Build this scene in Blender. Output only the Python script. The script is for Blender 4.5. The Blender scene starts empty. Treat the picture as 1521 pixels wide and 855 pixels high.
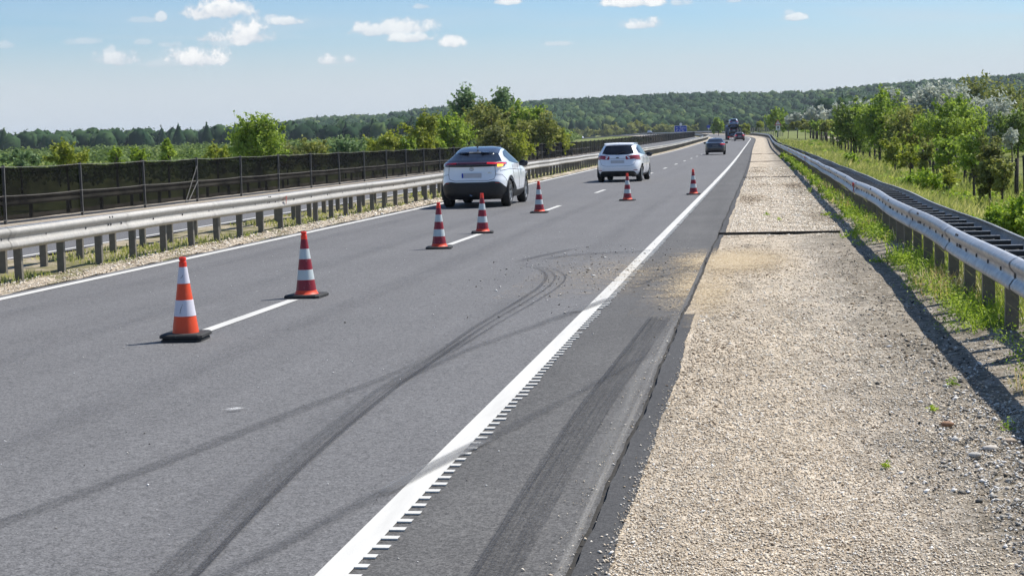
import bpy, bmesh, math, random
import numpy as np
from mathutils import Vector, Matrix
from mathutils.bvhtree import BVHTree

R = math.radians
rng = np.random.default_rng(7)
random.seed(7)
sc = bpy.context.scene
COL = sc.collection

# ------------------------------------------------------------------ camera (solved from the photograph)
F, PITCH, ROLL, YAW, CAMH = 2383.48, 0.091308, -0.026352, -0.156206, 1.70
PW, PH = 1521.0, 855.0
cy_, sy_ = math.cos(YAW), math.sin(YAW)
cp_, sp_ = math.cos(PITCH), math.sin(PITCH)
FWD = np.array([sy_*cp_, cy_*cp_, -sp_])
RT0 = np.array([cy_, -sy_, 0.0])
UP0 = np.cross(RT0, FWD)
RT = RT0*math.cos(ROLL) + UP0*math.sin(ROLL)
UP = -RT0*math.sin(ROLL) + UP0*math.cos(ROLL)
EYE = np.array([0, 0, CAMH])

def ray(px, py):
    return FWD + RT*(px-PW/2)/F - UP*(py-PH/2)/F

def at(px, py, Y):
    """world point seen at photo pixel (px, py) at the distance Y along the road"""
    d = ray(px, py)
    p = EYE + d*(Y/d[1])
    return p

cam_d = bpy.data.cameras.new('camera')
cam = bpy.data.objects.new('camera', cam_d)
COL.objects.link(cam)
cam_d.sensor_width = 36.0
cam_d.lens = F/PW*36.0
cam_d.clip_start = 0.1
cam_d.clip_end = 20000
m = Matrix.Identity(4)
for i in range(3):
    m[i][0], m[i][1], m[i][2], m[i][3] = RT[i], UP[i], -FWD[i], EYE[i]
cam.matrix_world = m
sc.camera = cam

# ------------------------------------------------------------------ helpers
def link(o, parent=None):
    COL.objects.link(o)
    if parent is not None:
        o.parent = parent
    return o

def tag(o, label=None, cat=None, group=None, kind=None):
    if label: o['label'] = label
    if cat: o['category'] = cat
    if group: o['group'] = group
    if kind: o['kind'] = kind
    return o

def empty(name, loc=(0, 0, 0), rz=0.0):
    o = bpy.data.objects.new(name, None)
    o.empty_display_size = 0.2
    o.location = loc
    o.rotation_euler = (0, 0, rz)
    return link(o)

def mesh(name, verts, faces, mat=None, parent=None, smooth=False, attr=None, uv=None, mats=None, midx=None):
    verts = np.asarray(verts, dtype=np.float32).reshape(-1, 3)
    me = bpy.data.meshes.new(name)
    if isinstance(faces, np.ndarray):
        nf, k = faces.shape
        me.vertices.add(len(verts)); me.vertices.foreach_set('co', verts.ravel())
        me.loops.add(nf*k); me.loops.foreach_set('vertex_index', faces.astype(np.int32).ravel())
        me.polygons.add(nf); me.polygons.foreach_set('loop_start', np.arange(0, nf*k, k, dtype=np.int32))
        me.update(calc_edges=True)
        me.validate()
    else:
        me.from_pydata([tuple(map(float, v)) for v in verts], [], [tuple(map(int, f)) for f in faces])
        me.update()
    if mat is not None: me.materials.append(mat)
    for mm in (mats or []): me.materials.append(mm)
    if midx is not None: me.polygons.foreach_set('material_index', np.asarray(midx, dtype=np.int32))
    if smooth: me.polygons.foreach_set('use_smooth', np.ones(len(me.polygons), dtype=bool))
    if attr is not None:
        a = me.attributes.new('tint', 'FLOAT', 'POINT')
        a.data.foreach_set('value', np.asarray(attr, dtype=np.float32))
    if uv is not None:
        l = me.uv_layers.new(name='UVMap')
        vi = np.zeros(len(me.loops), dtype=np.int32); me.loops.foreach_get('vertex_index', vi)
        l.data.foreach_set('uv', np.asarray(uv, dtype=np.float32)[vi].ravel())
    o = bpy.data.objects.new(name, me)
    return link(o, parent)

class MB:
    """collects solids, builds ONE mesh object"""
    def __init__(s): s.v, s.f = [], []
    def add(s, v, f):
        n = len(s.v); s.v += [tuple(map(float, p)) for p in v]; s.f += [tuple(i+n for i in q) for q in f]; return s
    def box(s, c, d, rz=0.0, M=None):
        x, y, z = d[0]/2, d[1]/2, d[2]/2
        v = [(-x, -y, -z), (x, -y, -z), (x, y, -z), (-x, y, -z), (-x, -y, z), (x, -y, z), (x, y, z), (-x, y, z)]
        ca, sa = math.cos(rz), math.sin(rz)
        v = [(c[0]+a*ca-b*sa, c[1]+a*sa+b*ca, c[2]+e) for a, b, e in v]
        return s.add(v, [(0, 3, 2, 1), (4, 5, 6, 7), (0, 1, 5, 4), (1, 2, 6, 5), (2, 3, 7, 6), (3, 0, 4, 7)])
    def tube(s, pts, r, n=8):
        pts = [np.array(p, float) for p in pts]
        rr = r if hasattr(r, '__len__') else [r]*len(pts)
        rings = []
        for i, p in enumerate(pts):
            t = pts[min(i+1, len(pts)-1)] - pts[max(i-1, 0)]
            t = t/(np.linalg.norm(t)+1e-9)
            a = np.array([0, 0, 1.0]) if abs(t[2]) < .9 else np.array([1.0, 0, 0])
            u = np.cross(t, a); u /= np.linalg.norm(u); w = np.cross(t, u)
            rings.append([p+rr[i]*(u*math.cos(2*math.pi*k/n)+w*math.sin(2*math.pi*k/n)) for k in range(n)])
        v = [q for r_ in rings for q in r_]
        f = [(i*n+k, i*n+(k+1) % n, (i+1)*n+(k+1) % n, (i+1)*n+k) for i in range(len(pts)-1) for k in range(n)]
        f += [tuple(range(n))[::-1], tuple((len(pts)-1)*n+k for k in range(n))]
        return s.add(v, f)
    def lathe(s, prof, n=32, c=(0, 0, 0), axis='z', cap=True):
        v = []
        for r, h in prof:
            for k in range(n):
                a = 2*math.pi*k/n
                if axis == 'z': v.append((c[0]+r*math.cos(a), c[1]+r*math.sin(a), c[2]+h))
                else: v.append((c[0]+h, c[1]+r*math.cos(a), c[2]+r*math.sin(a)))
        f = [(i*n+k, i*n+(k+1) % n, (i+1)*n+(k+1) % n, (i+1)*n+k) for i in range(len(prof)-1) for k in range(n)]
        if cap: f += [tuple(range(n))[::-1], tuple((len(prof)-1)*n+k for k in range(n))]
        return s.add(v, f)
    def build(s, name, mat, parent=None, smooth=False, bevel=0.0):
        o = mesh(name, s.v, s.f, mat, parent, smooth)
        if bevel:
            b = o.modifiers.new('bevel', 'BEVEL'); b.width = bevel; b.segments = 2; b.limit_method = 'ANGLE'
        return o

def autosmooth(o, ang=40):
    me = o.data
    me.polygons.foreach_set('use_smooth', np.ones(len(me.polygons), dtype=bool))
    bm = bmesh.new(); bm.from_mesh(me)
    bmesh.ops.recalc_face_normals(bm, faces=bm.faces)
    for e in bm.edges:
        if len(e.link_faces) == 2 and e.calc_face_angle(0) > R(ang): e.smooth = False
    bm.to_mesh(me); bm.free()
    return o

# ------------------------------------------------------------------ materials
def new_mat(name):
    mt = bpy.data.materials.new(name); mt.use_nodes = True
    nt = mt.node_tree; nt.nodes.clear()
    out = nt.nodes.new('ShaderNodeOutputMaterial')
    return mt, nt, out

class NT:
    def __init__(s, nt): s.nt = nt
    def n(s, t, **kw):
        x = s.nt.nodes.new(t)
        for k, v in kw.items():
            if k in x.inputs.keys() if isinstance(k, str) else False: pass
            setattr(x, k, v)
        return x
    def l(s, a, b): s.nt.links.new(a, b)
    def val(s, sock, v):
        if hasattr(v, 'links') or isinstance(v, bpy.types.NodeSocket): s.l(v, sock)
        else:
            if sock.type == 'RGBA' and len(v) == 3: v = (*v, 1)
            sock.default_value = v
    def math(s, op, a, b=0.0, c=None, clamp=False):
        x = s.nt.nodes.new('ShaderNodeMath'); x.operation = op; x.use_clamp = clamp
        s.val(x.inputs[0], a); s.val(x.inputs[1], b)
        if c is not None: s.val(x.inputs[2], c)
        return x.outputs[0]
    def ramp(s, v, lo, hi, a=0.0, b=1.0, smooth=True):
        x = s.nt.nodes.new('ShaderNodeMapRange'); x.interpolation_type = 'SMOOTHSTEP' if smooth else 'LINEAR'
        s.val(x.inputs[0], v); s.val(x.inputs[1], lo); s.val(x.inputs[2], hi); s.val(x.inputs[3], a); s.val(x.inputs[4], b)
        return x.outputs[0]
    def mix(s, f, a, b):
        x = s.nt.nodes.new('ShaderNodeMix'); x.data_type = 'RGBA'
        s.val(x.inputs[0], f); s.val(x.inputs[6], a); s.val(x.inputs[7], b)
        return x.outputs[2]
    def noise(s, vec, scale, detail=3.0, rough=.55, w=None):
        x = s.nt.nodes.new('ShaderNodeTexNoise')
        s.l(vec, x.inputs['Vector']); x.inputs['Scale'].default_value = scale
        x.inputs['Detail'].default_value = detail; x.inputs['Roughness'].default_value = rough
        return x.outputs['Fac']
    def vor(s, vec, scale, feat='F1'):
        x = s.nt.nodes.new('ShaderNodeTexVoronoi'); x.feature = feat
        s.l(vec, x.inputs['Vector']); x.inputs['Scale'].default_value = scale
        return x
    def mapv(s, vec, scale):
        x = s.nt.nodes.new('ShaderNodeMapping'); x.inputs['Scale'].default_value = scale
        s.l(vec, x.inputs['Vector']); return x.outputs[0]
    def colramp(s, v, stops):
        x = s.nt.nodes.new('ShaderNodeValToRGB')
        e = x.color_ramp.elements
        while len(e) < len(stops): e.new(.5)
        for i, (p, c) in enumerate(stops): e[i].position = p; e[i].color = (*c, 1)
        s.val(x.inputs[0], v); return x.outputs[0]
    def bump(s, h, strength, dist):
        x = s.nt.nodes.new('ShaderNodeBump'); x.inputs['Strength'].default_value = strength; x.inputs['Distance'].default_value = dist
        s.val(x.inputs['Height'], h); return x.outputs[0]
    def obj(s): return s.nt.nodes.new('ShaderNodeTexCoord').outputs['Object']
    def attr(s, name='tint'):
        x = s.nt.nodes.new('ShaderNodeAttribute'); x.attribute_name = name; return x.outputs['Fac']
    def bsdf(s, col, rough=.6, metal=0.0, normal=None, spec=.5, coat=0.0, alpha=None, emit=None, estr=0.0):
        x = s.nt.nodes.new('ShaderNodeBsdfPrincipled')
        s.val(x.inputs['Base Color'], col); s.val(x.inputs['Roughness'], rough); s.val(x.inputs['Metallic'], metal)
        x.inputs['Specular IOR Level'].default_value = spec
        x.inputs['Coat Weight'].default_value = coat; x.inputs['Coat Roughness'].default_value = .04
        if normal is not None: s.l(normal, x.inputs['Normal'])
        if alpha is not None: s.val(x.inputs['Alpha'], alpha)
        if emit: s.val(x.inputs['Emission Color'], emit); x.inputs['Emission Strength'].default_value = estr
        return x.outputs[0]

def pm(name, c1, c2=None, scale=8.0, rough=.6, metal=0.0, bump=0.0, bscale=None, spec=.5, coat=0.0, emit=None, estr=0.0, detail=4):
    """procedural principled material: two tones blended by noise (object coordinates)"""
    mt, nt, out = new_mat(name); k = NT(nt); v = k.obj()
    c2 = c2 or tuple(x*.86 for x in c1)
    f = k.ramp(k.noise(v, scale, detail), .3, .7)
    col = k.mix(f, c1, c2)
    nrm = k.bump(k.noise(v, bscale or scale*6, 3), bump, .01) if bump else None
    k.l(k.bsdf(col, rough, metal, nrm, spec, coat, None, emit, estr), out.inputs[0])
    return mt

# ------------------------------------------------------------------ alignment of the road
_ys = np.arange(-80, 1300, 2.0)
_z = np.interp(_ys, [-80, 150, 185, 220, 285, 330, 400, 500, 600, 680, 760, 850, 950, 1300],
               [0, 0, .06, .22, .66, .92, 1.3, 1.9, 2.6, 2.8, 2.3, 1.6, 1.3, 1.3])
_k = np.hanning(27); _k /= _k.sum()
_z = np.convolve(np.pad(_z, 13, mode='edge'), _k, 'valid')
RAD = 1900.0
def sstep(a, b, x):
    t = np.clip((np.asarray(x, float)-a)/(b-a), 0, 1); return t*t*(3-2*t)
def zr(y): return np.interp(y, _ys, _z)
def dev(y):
    y = np.asarray(y, float)
    d = .42*sstep(60, 210, y)
    t = np.clip(y-300, 0, None)
    return d + RAD - np.sqrt(np.maximum(RAD**2-t**2, 1))
def rx(off, y):
    """x of a line at lateral offset off (negative = left)"""
    off = np.asarray(off, float); y = np.asarray(y, float)
    wid = .5*sstep(45, 120, y)*sstep(-6, -9, off)
    return off - dev(y) - wid
def right_fall(y): return 1.15*(1-sstep(110, 300, y)) + .05
def ground_z(x, y):
    x = np.asarray(x, float); y = np.asarray(y, float)
    o = x + dev(np.clip(y, -80, 1299))
    near = np.exp(-(np.clip(np.abs(o)-30, 0, None)/90)**2)
    z = zr(y)*near
    z = z - right_fall(y)*sstep(2.3, 7.0, o)*np.exp(-(np.clip(o-20, 0, None)/150))
    z = z - .025*np.clip(-12-o, 0, 9) - 1.0*sstep(-23, -30, o)
    D = np.hypot(x, y); az = np.degrees(np.arctan2(x, y))
    z = z + ridge(az)*sstep(900, 1520, D)
    z = z + .25*np.sin(x*.05+1)*np.cos(y*.043)*sstep(12, 60, np.abs(o))
    return z
# ridge heights by direction, read off the tree line of the far wood
_tl = [(-60, 216), (0, 213), (60, 211), (110, 207), (200, 205), (290, 198), (330, 196), (440, 179), (480, 173), (560, 172), (640, 163),
       (700, 160), (770, 154), (850, 148), (960, 142), (1060, 138), (1130, 139), (1200, 137), (1290, 128), (1360, 122), (1440, 117), (1521, 111), (1600, 106)]
_ra, _rh = [], []
for px, py in _tl:
    d = ray(px, py); _ra.append(math.degrees(math.atan2(d[0], d[1])))
    _rh.append(CAMH + 1500*d[2]/math.hypot(d[0], d[1]) - 11.0)
def ridge(az): return np.interp(az, _ra, _rh)
# ------------------------------------------------------------------ ground materials
def asphalt_mat(name, base, contrast, patchy, tint=(1, 1, 1.03)):
    mt, nt, out = new_mat(name); k = NT(nt); v = k.obj()
    sp = k.vor(v, 95.0).outputs['Color']
    sep = k.n('ShaderNodeSeparateColor'); k.l(sp, sep.inputs[0])
    sp2 = k.vor(v, 38.0).outputs['Color']
    sep2 = k.n('ShaderNodeSeparateColor'); k.l(sp2, sep2.inputs[0])
    grain = k.math('ADD', k.math('MULTIPLY', sep.outputs[0], .7), k.math('MULTIPLY', sep2.outputs[0], .3))
    dark = k.ramp(k.noise(v, 105, 2), .53, .68)
    lng = k.noise(k.mapv(v, (1.1, .035, 1)), 1.6, 4, .6)
    blot = k.noise(v, .55, 5, .62)
    lvl = k.math('ADD', base*(1-contrast*.5), k.math('MULTIPLY', grain, base*contrast))
    lvl = k.math('MULTIPLY', lvl, k.ramp(lng, .3, .7, 1-patchy, 1+patchy, False))
    lvl = k.math('MULTIPLY', lvl, k.ramp(blot, .3, .7, 1-patchy*.7, 1+patchy*.7, False))
    lvl = k.math('MULTIPLY', lvl, k.ramp(dark, 0, 1, 1.0, .45, False))
    c = k.n('ShaderNodeCombineColor')
    for i in range(3): k.l(k.math('MULTIPLY', lvl, tint[i]), c.inputs[i])
    nrm = k.bump(k.math('ADD', grain, k.noise(v, 160, 2)), .55, .004)
    k.l(k.bsdf(c.outputs[0], .82, 0, nrm, .25), out.inputs[0])
    return mt

M = {}
M['asphalt'] = asphalt_mat('lane asphalt', .139, .95, .07, (1.015, 1, .995))
M['shoulder'] = asphalt_mat('shoulder asphalt', .100, 1.0, .15, (1.03, 1, .955))
M['patch'] = asphalt_mat('bitumen strip', .064, .7, .14, (1.02, 1, .98))

def gravel_mat():
    mt, nt, out = new_mat('verge gravel'); k = NT(nt); v = k.obj()
    wob = k.n('ShaderNodeVectorMath'); wob.operation = 'ADD'
    nz = k.n('ShaderNodeTexNoise'); k.l(v, nz.inputs['Vector']); nz.inputs['Scale'].default_value = 40
    sc_ = k.n('ShaderNodeVectorMath'); sc_.operation = 'SCALE'; k.l(nz.outputs['Color'], sc_.inputs[0]); sc_.inputs['Scale'].default_value = .02
    k.l(v, wob.inputs[0]); k.l(sc_.outputs[0], wob.inputs[1])
    a = k.vor(wob.outputs[0], 62); b = k.vor(wob.outputs[0], 150)
    s1 = k.n('ShaderNodeSeparateColor'); k.l(a.outputs['Color'], s1.inputs[0])
    s2 = k.n('ShaderNodeSeparateColor'); k.l(b.outputs['Color'], s2.inputs[0])
    tone = k.math('ADD', k.math('MULTIPLY', s1.outputs[0], .6), k.math('MULTIPLY', s2.outputs[1], .4))
    col = k.colramp(tone, [(0, (.18, .13, .085)), (.28, (.39, .315, .22)), (.55, (.56, .47, .355)), (.8, (.68, .60, .48)), (1, (.80, .75, .65))])
    x = k.n('ShaderNodeSeparateXYZ'); k.l(v, x.inputs[0])
    nb = k.noise(v, 1.3, 5, .65)
    xx = k.math('ADD', x.outputs[0], k.math('MULTIPLY', k.math('SUBTRACT', nb, .5), 1.6))
    soil = k.ramp(xx, .45, 1.15)
    grey = k.ramp(xx, .1, .9)
    col = k.mix(k.math('MULTIPLY', grey, .45), col, k.colramp(tone, [(0, (.1, .095, .085)), (.5, (.36, .33, .29)), (1, (.7, .68, .64))]))
    earth = k.colramp(k.noise(v, 14, 6, .7), [(.3, (.07, .06, .042)), (.45, (.20, .17, .125)), (.58, (.36, .32, .26)), (.7, (.62, .60, .55))])
    col = k.mix(k.math('MULTIPLY', soil, k.ramp(k.noise(v, 5, 5, .7), .28, .5)), col, earth)
    blot = k.math('MULTIPLY', k.ramp(k.noise(k.mapv(v, (1, .4, 1)), .9, 5, .6), .3, .7, .82, 1.08), k.ramp(k.noise(k.mapv(v, (1, .5, 1)), 7, 6, .75), .36, .6, .72, 1.06))
    mul = k.n('ShaderNodeVectorMath'); mul.operation = 'SCALE'; k.l(col, mul.inputs[0]); k.l(blot, mul.inputs['Scale'])
    stain = k.ramp(k.noise(k.mapv(v, (1.6, .22, 1)), 1.7, 5, .7), .52, .66, 1.0, .68)
    m2 = k.n('ShaderNodeVectorMath'); m2.operation = 'SCALE'; k.l(mul.outputs[0], m2.inputs[0]); k.l(stain, m2.inputs['Scale']); mul = m2
    h = k.math('SUBTRACT', 1.0, a.outputs['Distance'])
    h = k.math('ADD', h, k.math('MULTIPLY', k.noise(v, 9, 4), .6))
    h = k.math('ADD', h, k.math('MULTIPLY', s2.outputs[0], .3))
    nrm = k.bump(h, .75, .014)
    k.l(k.bsdf(mul.outputs[0], .9, 0, nrm, .2), out.inputs[0])
    return mt
M['gravel'] = gravel_mat()

def soil_grass_mat(name, cols, scale):
    mt, nt, out = new_mat(name); k = NT(nt); v = k.obj()
    f = k.math('ADD', k.math('MULTIPLY', k.noise(v, scale, 6, .65), .6), k.math('MULTIPLY', k.noise(v, scale*.13, 4), .4))
    col = k.colramp(f, cols)
    nrm = k.bump(k.noise(v, scale*7, 5, .7), .6, .05)
    k.l(k.bsdf(col, .95, 0, nrm, .1), out.inputs[0])
    return mt
M['field'] = soil_grass_mat('meadow', [(.3, (.075, .10, .028)), (.48, (.135, .16, .048)), (.62, (.22, .225, .08)), (.75, (.32, .30, .14))], 1.4)
M['median'] = soil_grass_mat('median soil', [(.32, (.07, .085, .03)), (.45, (.17, .16, .07)), (.55, (.33, .28, .2)), (.7, (.45, .4, .32))], 3.5)
M['sandverge'] = soil_grass_mat('sandy verge', [(.3, (.2, .17, .12)), (.5, (.36, .31, .25)), (.7, (.47, .43, .36))], 6)
M['track'] = soil_grass_mat('sandy track', [(.3, (.3, .25, .18)), (.5, (.42, .36, .28)), (.7, (.5, .45, .37))], 2)

def paint_mat(name='road paint', base=.56, worn=.35):
    mt, nt, out = new_mat(name); k = NT(nt); v = k.obj()
    w = k.ramp(k.noise(v, 30, 6, .75), .62, .78)
    w2 = k.ramp(k.noise(k.mapv(v, (6, .7, 1)), 1.2, 5, .6), .35, .75, 1.0, .86)
    c = k.mix(k.math('MULTIPLY', w, worn), (base, base*.98, base*.91), (.3, .3, .3))
    mul = k.n('ShaderNodeVectorMath'); mul.operation = 'SCALE'; k.l(c, mul.inputs[0]); k.l(w2, mul.inputs['Scale'])
    k.l(k.bsdf(mul.outputs[0], .7, 0, k.bump(k.noise(v, 120, 2), .3, .003), .3), out.inputs[0])
    return mt
M['paint'] = paint_mat()

# ------------------------------------------------------------------ terrain: one sheet out to the horizon
def axis_steps(pts):
    out = []
    for a, b, n in pts: out += list(np.linspace(a, b, n, endpoint=False))
    return np.array(out + [pts[-1][1]])
gx = axis_steps([(-4200, -900, 24), (-900, -120, 60), (-120, -24, 32), (-24, 24, 70), (24, 120, 34), (120, 900, 60), (900, 4200, 24)])
gy = axis_steps([(-300, -20, 14), (-20, 140, 80), (140, 420, 70), (420, 1700, 90), (1700, 5200, 24)])
GX, GY = np.meshgrid(gx, gy)
GZ = ground_z(GX, GY)
o_ = GX + dev(np.clip(GY, -80, 1299))
GZ = GZ - np.where((o_ > -25) & (o_ < 3.2) & (GY < 1250), .10, 0)
nx, ny = len(gx), len(gy)
ii = np.arange((ny-1)*(nx-1)); r_, c_ = ii//(nx-1), ii % (nx-1)
q = np.stack([r_*nx+c_, r_*nx+c_+1, (r_+1)*nx+c_+1, (r_+1)*nx+c_], 1)
g = mesh('ground', np.stack([GX, GY, GZ], -1).reshape(-1, 3), q, M['field'], smooth=True)
tag(g, kind='structure')

def strip(name, oL, oR, y0, y1, step, dz, mat, n=1, kind='structure', uv=False, zf=None):
    ys = np.arange(y0, y1+1e-6, step)
    L = oL(ys) if callable(oL) else np.full(len(ys), float(oL))
    Rr = oR(ys) if callable(oR) else np.full(len(ys), float(oR))
    V, UVs = [], []
    for i in range(n+1):
        t = i/n; off = L+(Rr-L)*t
        z = zr(ys) + dz + (zf(off, ys) if zf else 0)
        V.append(np.stack([rx(off, ys), ys, z], -1)); UVs.append(np.stack([np.full(len(ys), t), ys], -1))
    V = np.stack(V, 1).reshape(-1, 3); UVs = np.stack(UVs, 1).reshape(-1, 2)
    m_ = n+1; a = np.arange(len(ys)-1)
    F_ = np.concatenate([np.stack([a*m_+i, a*m_+i+1, (a+1)*m_+i+1, (a+1)*m_+i], 1) for i in range(n)])
    o = mesh(name, V, F_, mat, smooth=True, uv=UVs if uv else None)
    if kind: o['kind'] = kind
    return o

def wig(amp, seed, freqs=(.35, .9, 2.3, 5.1, 11.0)):
    r = np.random.default_rng(seed); ph = r.uniform(0, 6.28, len(freqs)); am = r.uniform(.5, 1, len(freqs))/np.array(freqs)**.5
    am = am/am.sum()
    return lambda y: amp*sum(a*np.sin(f*np.asarray(y)*6.28/3+p) for a, f, p in zip(am, freqs, ph))

strip('carriageway', -9.12, -1.66, -40, 920, 2, 0.0, M['asphalt'], 3)
crack = wig(.022, 3)
strip('road_shoulder', -1.66, lambda y: -.775+crack(y), -40, 60, .12, 0.0, M['shoulder'], 2)
strip('road_shoulder', -1.66, -.775, 60, 920, 2, 0.0, M['shoulder'], 2)
strip('joint_seal', -.80, -.70, -40, 60, .5, -.022, pm('joint bitumen', (.012, .012, .012), (.03, .028, .026), 30, .8))
strip('joint_seal', -.80, -.70, 60, 400, 2, -.022, bpy.data.materials['joint bitumen'])
edge1 = wig(.03, 5); 
strip('bitumen_strip', lambda y: -.748+crack(y), lambda y: -.605+edge1(y)-.05*sstep(9, 15, y), -10, 15.35, .06, .010, M['patch'], 2)
strip('bitumen_strip', lambda y: -.748+crack(y), lambda y: -.66+edge1(y), 21.5, 60, .12, .010, M['patch'], 2)
strip('bitumen_strip', lambda y: -.748, lambda y: -.64, 60, 300, 2, .010, M['patch'], 1)
# verge: gravel up to the foot of the barrier, cut by the transverse slots
bumpf = lambda off, y: .012*sstep(-.6, -.2, off)*np.sin(off*5+y*1.7)*np.sin(y*2.3+off) + .07*sstep(1.3, 2.2, off)
for a, b in [(-40, 27.55), (27.67, 64.06), (64.14, 101.36), (101.44, 139.96), (140.04, 920)]:
    st = .1 if b < 70 else 2
    if b == 920: st = 2
    ys_n = int(round((b-a)/st)); st = (b-a)/ys_n
    strip('gravel_verge', lambda y: -.742+(crack(y) if b < 70 else 0), 2.5, a, b, st, .003, M['gravel'], 22, zf=bumpf)
slot = pm('slot concrete', (.03, .026, .022), (.06, .05, .04), 12, .9)
for yy in (27.61, 64.1, 101.4, 140.0):
    w = .22 if yy < 30 else .12
    mb = MB(); mb.box((.35-dev(yy), yy, -.13+zr(yy)), (2.15, w, .03))
    tag(mb.build('drain_slot', slot), kind='structure')
    hh = .042 if yy < 30 else .03
    mb = MB(); mb.box((.27-dev(yy), yy+.095, hh/2-.01+zr(yy)), (2.05, .03, hh+.02))
    tag(mb.build('slot_edge', pm('dark slot lip', (.03, .024, .018), (.07, .055, .04), 20, .9)), kind='structure')  # near-black raised lip, added to thicken the dark line of the gap
# median and opposite carriageway
strip('median_verge', -12.0, -9.12, -40, 920, 1, -.012, M['median'], 6, zf=lambda off, y: .03*np.sin(off*4+y*1.3))
strip('gravel_verge', -9.75, -9.12, -40, 400, .5, .004, M['gravel'], 4, zf=lambda off, y: .02*np.sin(off*9+y*3.1)-.006)
fallz = lambda off, y: -.025*np.clip(-12-off, 0, 9)
strip('opposite_carriageway', -19.6, -12.0, -40, 920, 2, -.004, M['asphalt'], 3, zf=fallz)
strip('sand_verge', -23.5, -19.6, -40, 920, 2, .0, M['sandverge'], 3, zf=fallz)
strip('dirt_track', 12.1, 13.6, 20, 330, 2, .03, M['track'], 2, zf=lambda off, y: -right_fall(y))
# painted lines
strip('edge_line', -1.775, -1.645, -10, 60, .5, .005, M['paint'])
strip('edge_line', -1.785, -1.625, 60, 920, 2, .006, M['paint'])
strip('edge_line', -8.97, -8.815, -10, 920, 1, .005, M['paint'])
strip('edge_line', -12.30, -12.15, -10, 920, 1, .004, M['paint'], zf=fallz)
for i in range(45):
    y1 = 17.2+12*i
    strip('lane_dash', -5.24, -5.115, y1-2.95, y1, .59, .005, M['paint'])
# the raised cross ribs on the outer side of the edge line: one painted profile
mb = MB()
y = 2.0
while y < 110:
    w = .05 if y < 30 else .06
    j = random.uniform(-.02, .006)
    if random.random() < .04 and y < 40: y += .155; continue
    a, b = rx(-1.645, y), rx(-1.573+j, y); z = zr(y)+.009
    mb.add([(a, y-w/2, z), (b, y-w/2, z), (b, y+w/2, z), (a, y+w/2, z), (b+.004, y-w/2, .002+zr(y)), (a, y-w/2, .002+zr(y))], [(0, 1, 2, 3), (5, 4, 1, 0)])
    y += .155
tag(mb.build('edge_line_ribs', M['paint']), kind='structure')

# ------------------------------------------------------------------ tyre marks, scuffs, dust: thin worn sheets on the asphalt
def mark_mat(name, col, dens, streak=14.0, soft=.18, seed=0.0, grain=.5):
    mt, nt, out = new_mat(name); k = NT(nt); v = k.obj()
    uvn = k.n('ShaderNodeUVMap'); s = k.n('ShaderNodeSeparateXYZ'); k.l(uvn.outputs[0], s.inputs[0])
    u, w = s.outputs[0], s.outputs[1]
    cmb = k.n('ShaderNodeCombineXYZ'); k.l(k.math('MULTIPLY', u, streak), cmb.inputs[0]); k.l(k.math('MULTIPLY', w, .5), cmb.inputs[1]); cmb.inputs[2].default_value = seed
    st = k.ramp(k.noise(cmb.outputs[0], 1.0, 4, .6), .3, .68, .25, 1.0)
    edge = k.math('MULTIPLY', k.ramp(u, 0, soft), k.ramp(u, 1-soft, 1, 1, 0))
    end = k.attr('fade')
    a = k.math('MULTIPLY', k.math('MULTIPLY', st, edge), end)
    gr = k.ramp(k.noise(v, 110, 2), .35, .62, 1-grain, 1.0)
    a = k.math('MULTIPLY', k.math('MULTIPLY', a, gr), dens, clamp=True)
    k.l(k.bsdf(col, .75, 0, None, .3, 0, a), out.inputs[0])
    return mt
RUB = (.045, .045, .048)
_lvl = [0.0085]
def tyre_mark(pts, w, mat, fade=(.06, .06), name='tyre_mark'):
    pts = np.array(pts, float); n = 70
    w = np.array(w, float) if hasattr(w, '__len__') else np.full(len(pts), float(w))
    t = np.r_[0, np.cumsum(np.hypot(*np.diff(pts, axis=0).T))]; T = np.linspace(0, t[-1], n)
    P = np.stack([np.interp(T, t, pts[:, i]) for i in (0, 1)], 1)
    ker = np.hanning(13); ker /= ker.sum()
    P = np.stack([np.convolve(np.pad(P[:, i], 6, mode='reflect', reflect_type='odd'), ker, 'valid') for i in (0, 1)], 1)
    W = np.interp(T, t, w)
    d = np.gradient(P, axis=0); d /= np.linalg.norm(d, axis=1)[:, None]+1e-9; nrm = np.stack([d[:, 1], -d[:, 0]], 1)
    m_ = 5; V, U, A = [], [], []
    L = t[-1]
    for i in range(m_):
        s = i/(m_-1)
        q_ = P + nrm*((s-.5)*W)[:, None]
        V.append(np.c_[q_, np.full(n, _lvl[0])]); U.append(np.c_[np.full(n, s), T])
        A.append(np.clip(T/(L*fade[0]+1e-6), 0, 1)*np.clip((L-T)/(L*fade[1]+1e-6), 0, 1))
    V = np.stack(V, 1).reshape(-1, 3); U = np.stack(U, 1).reshape(-1, 2); A = np.stack(A, 1).reshape(-1)
    a = np.arange(n-1)
    F_ = np.concatenate([np.stack([a*m_+i, a*m_+i+1, (a+1)*m_+i+1, (a+1)*m_+i], 1) for i in range(m_-1)])
    o = mesh(name, V, F_, mat, uv=U)
    at_ = o.data.attributes.new('fade', 'FLOAT', 'POINT'); at_.data.foreach_set('value', A.astype(np.float32))
    o['kind'] = 'structure'; _lvl[0] += .0006
    return o
mk1 = mark_mat('rubber wide', (.04, .04, .042), .46, 11, .22, 1.0, .8)
mk2 = mark_mat('rubber dark', (.028, .028, .03), .74, 6, .25, 2.0, .7)
mk3 = mark_mat('rubber faint', RUB, .42, 7, .3, 3.0)
mk4 = mark_mat('rubber block', (.034, .033, .033), .60, 13, .06, 4.0, .9)
mk5 = mark_mat('line scuff', (.2, .2, .2), .85, 22, .3, 5.0, .3)
mk6 = mark_mat('dust', (.40, .38, .34), .5, 4, .4, 6.0, .75)
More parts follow.
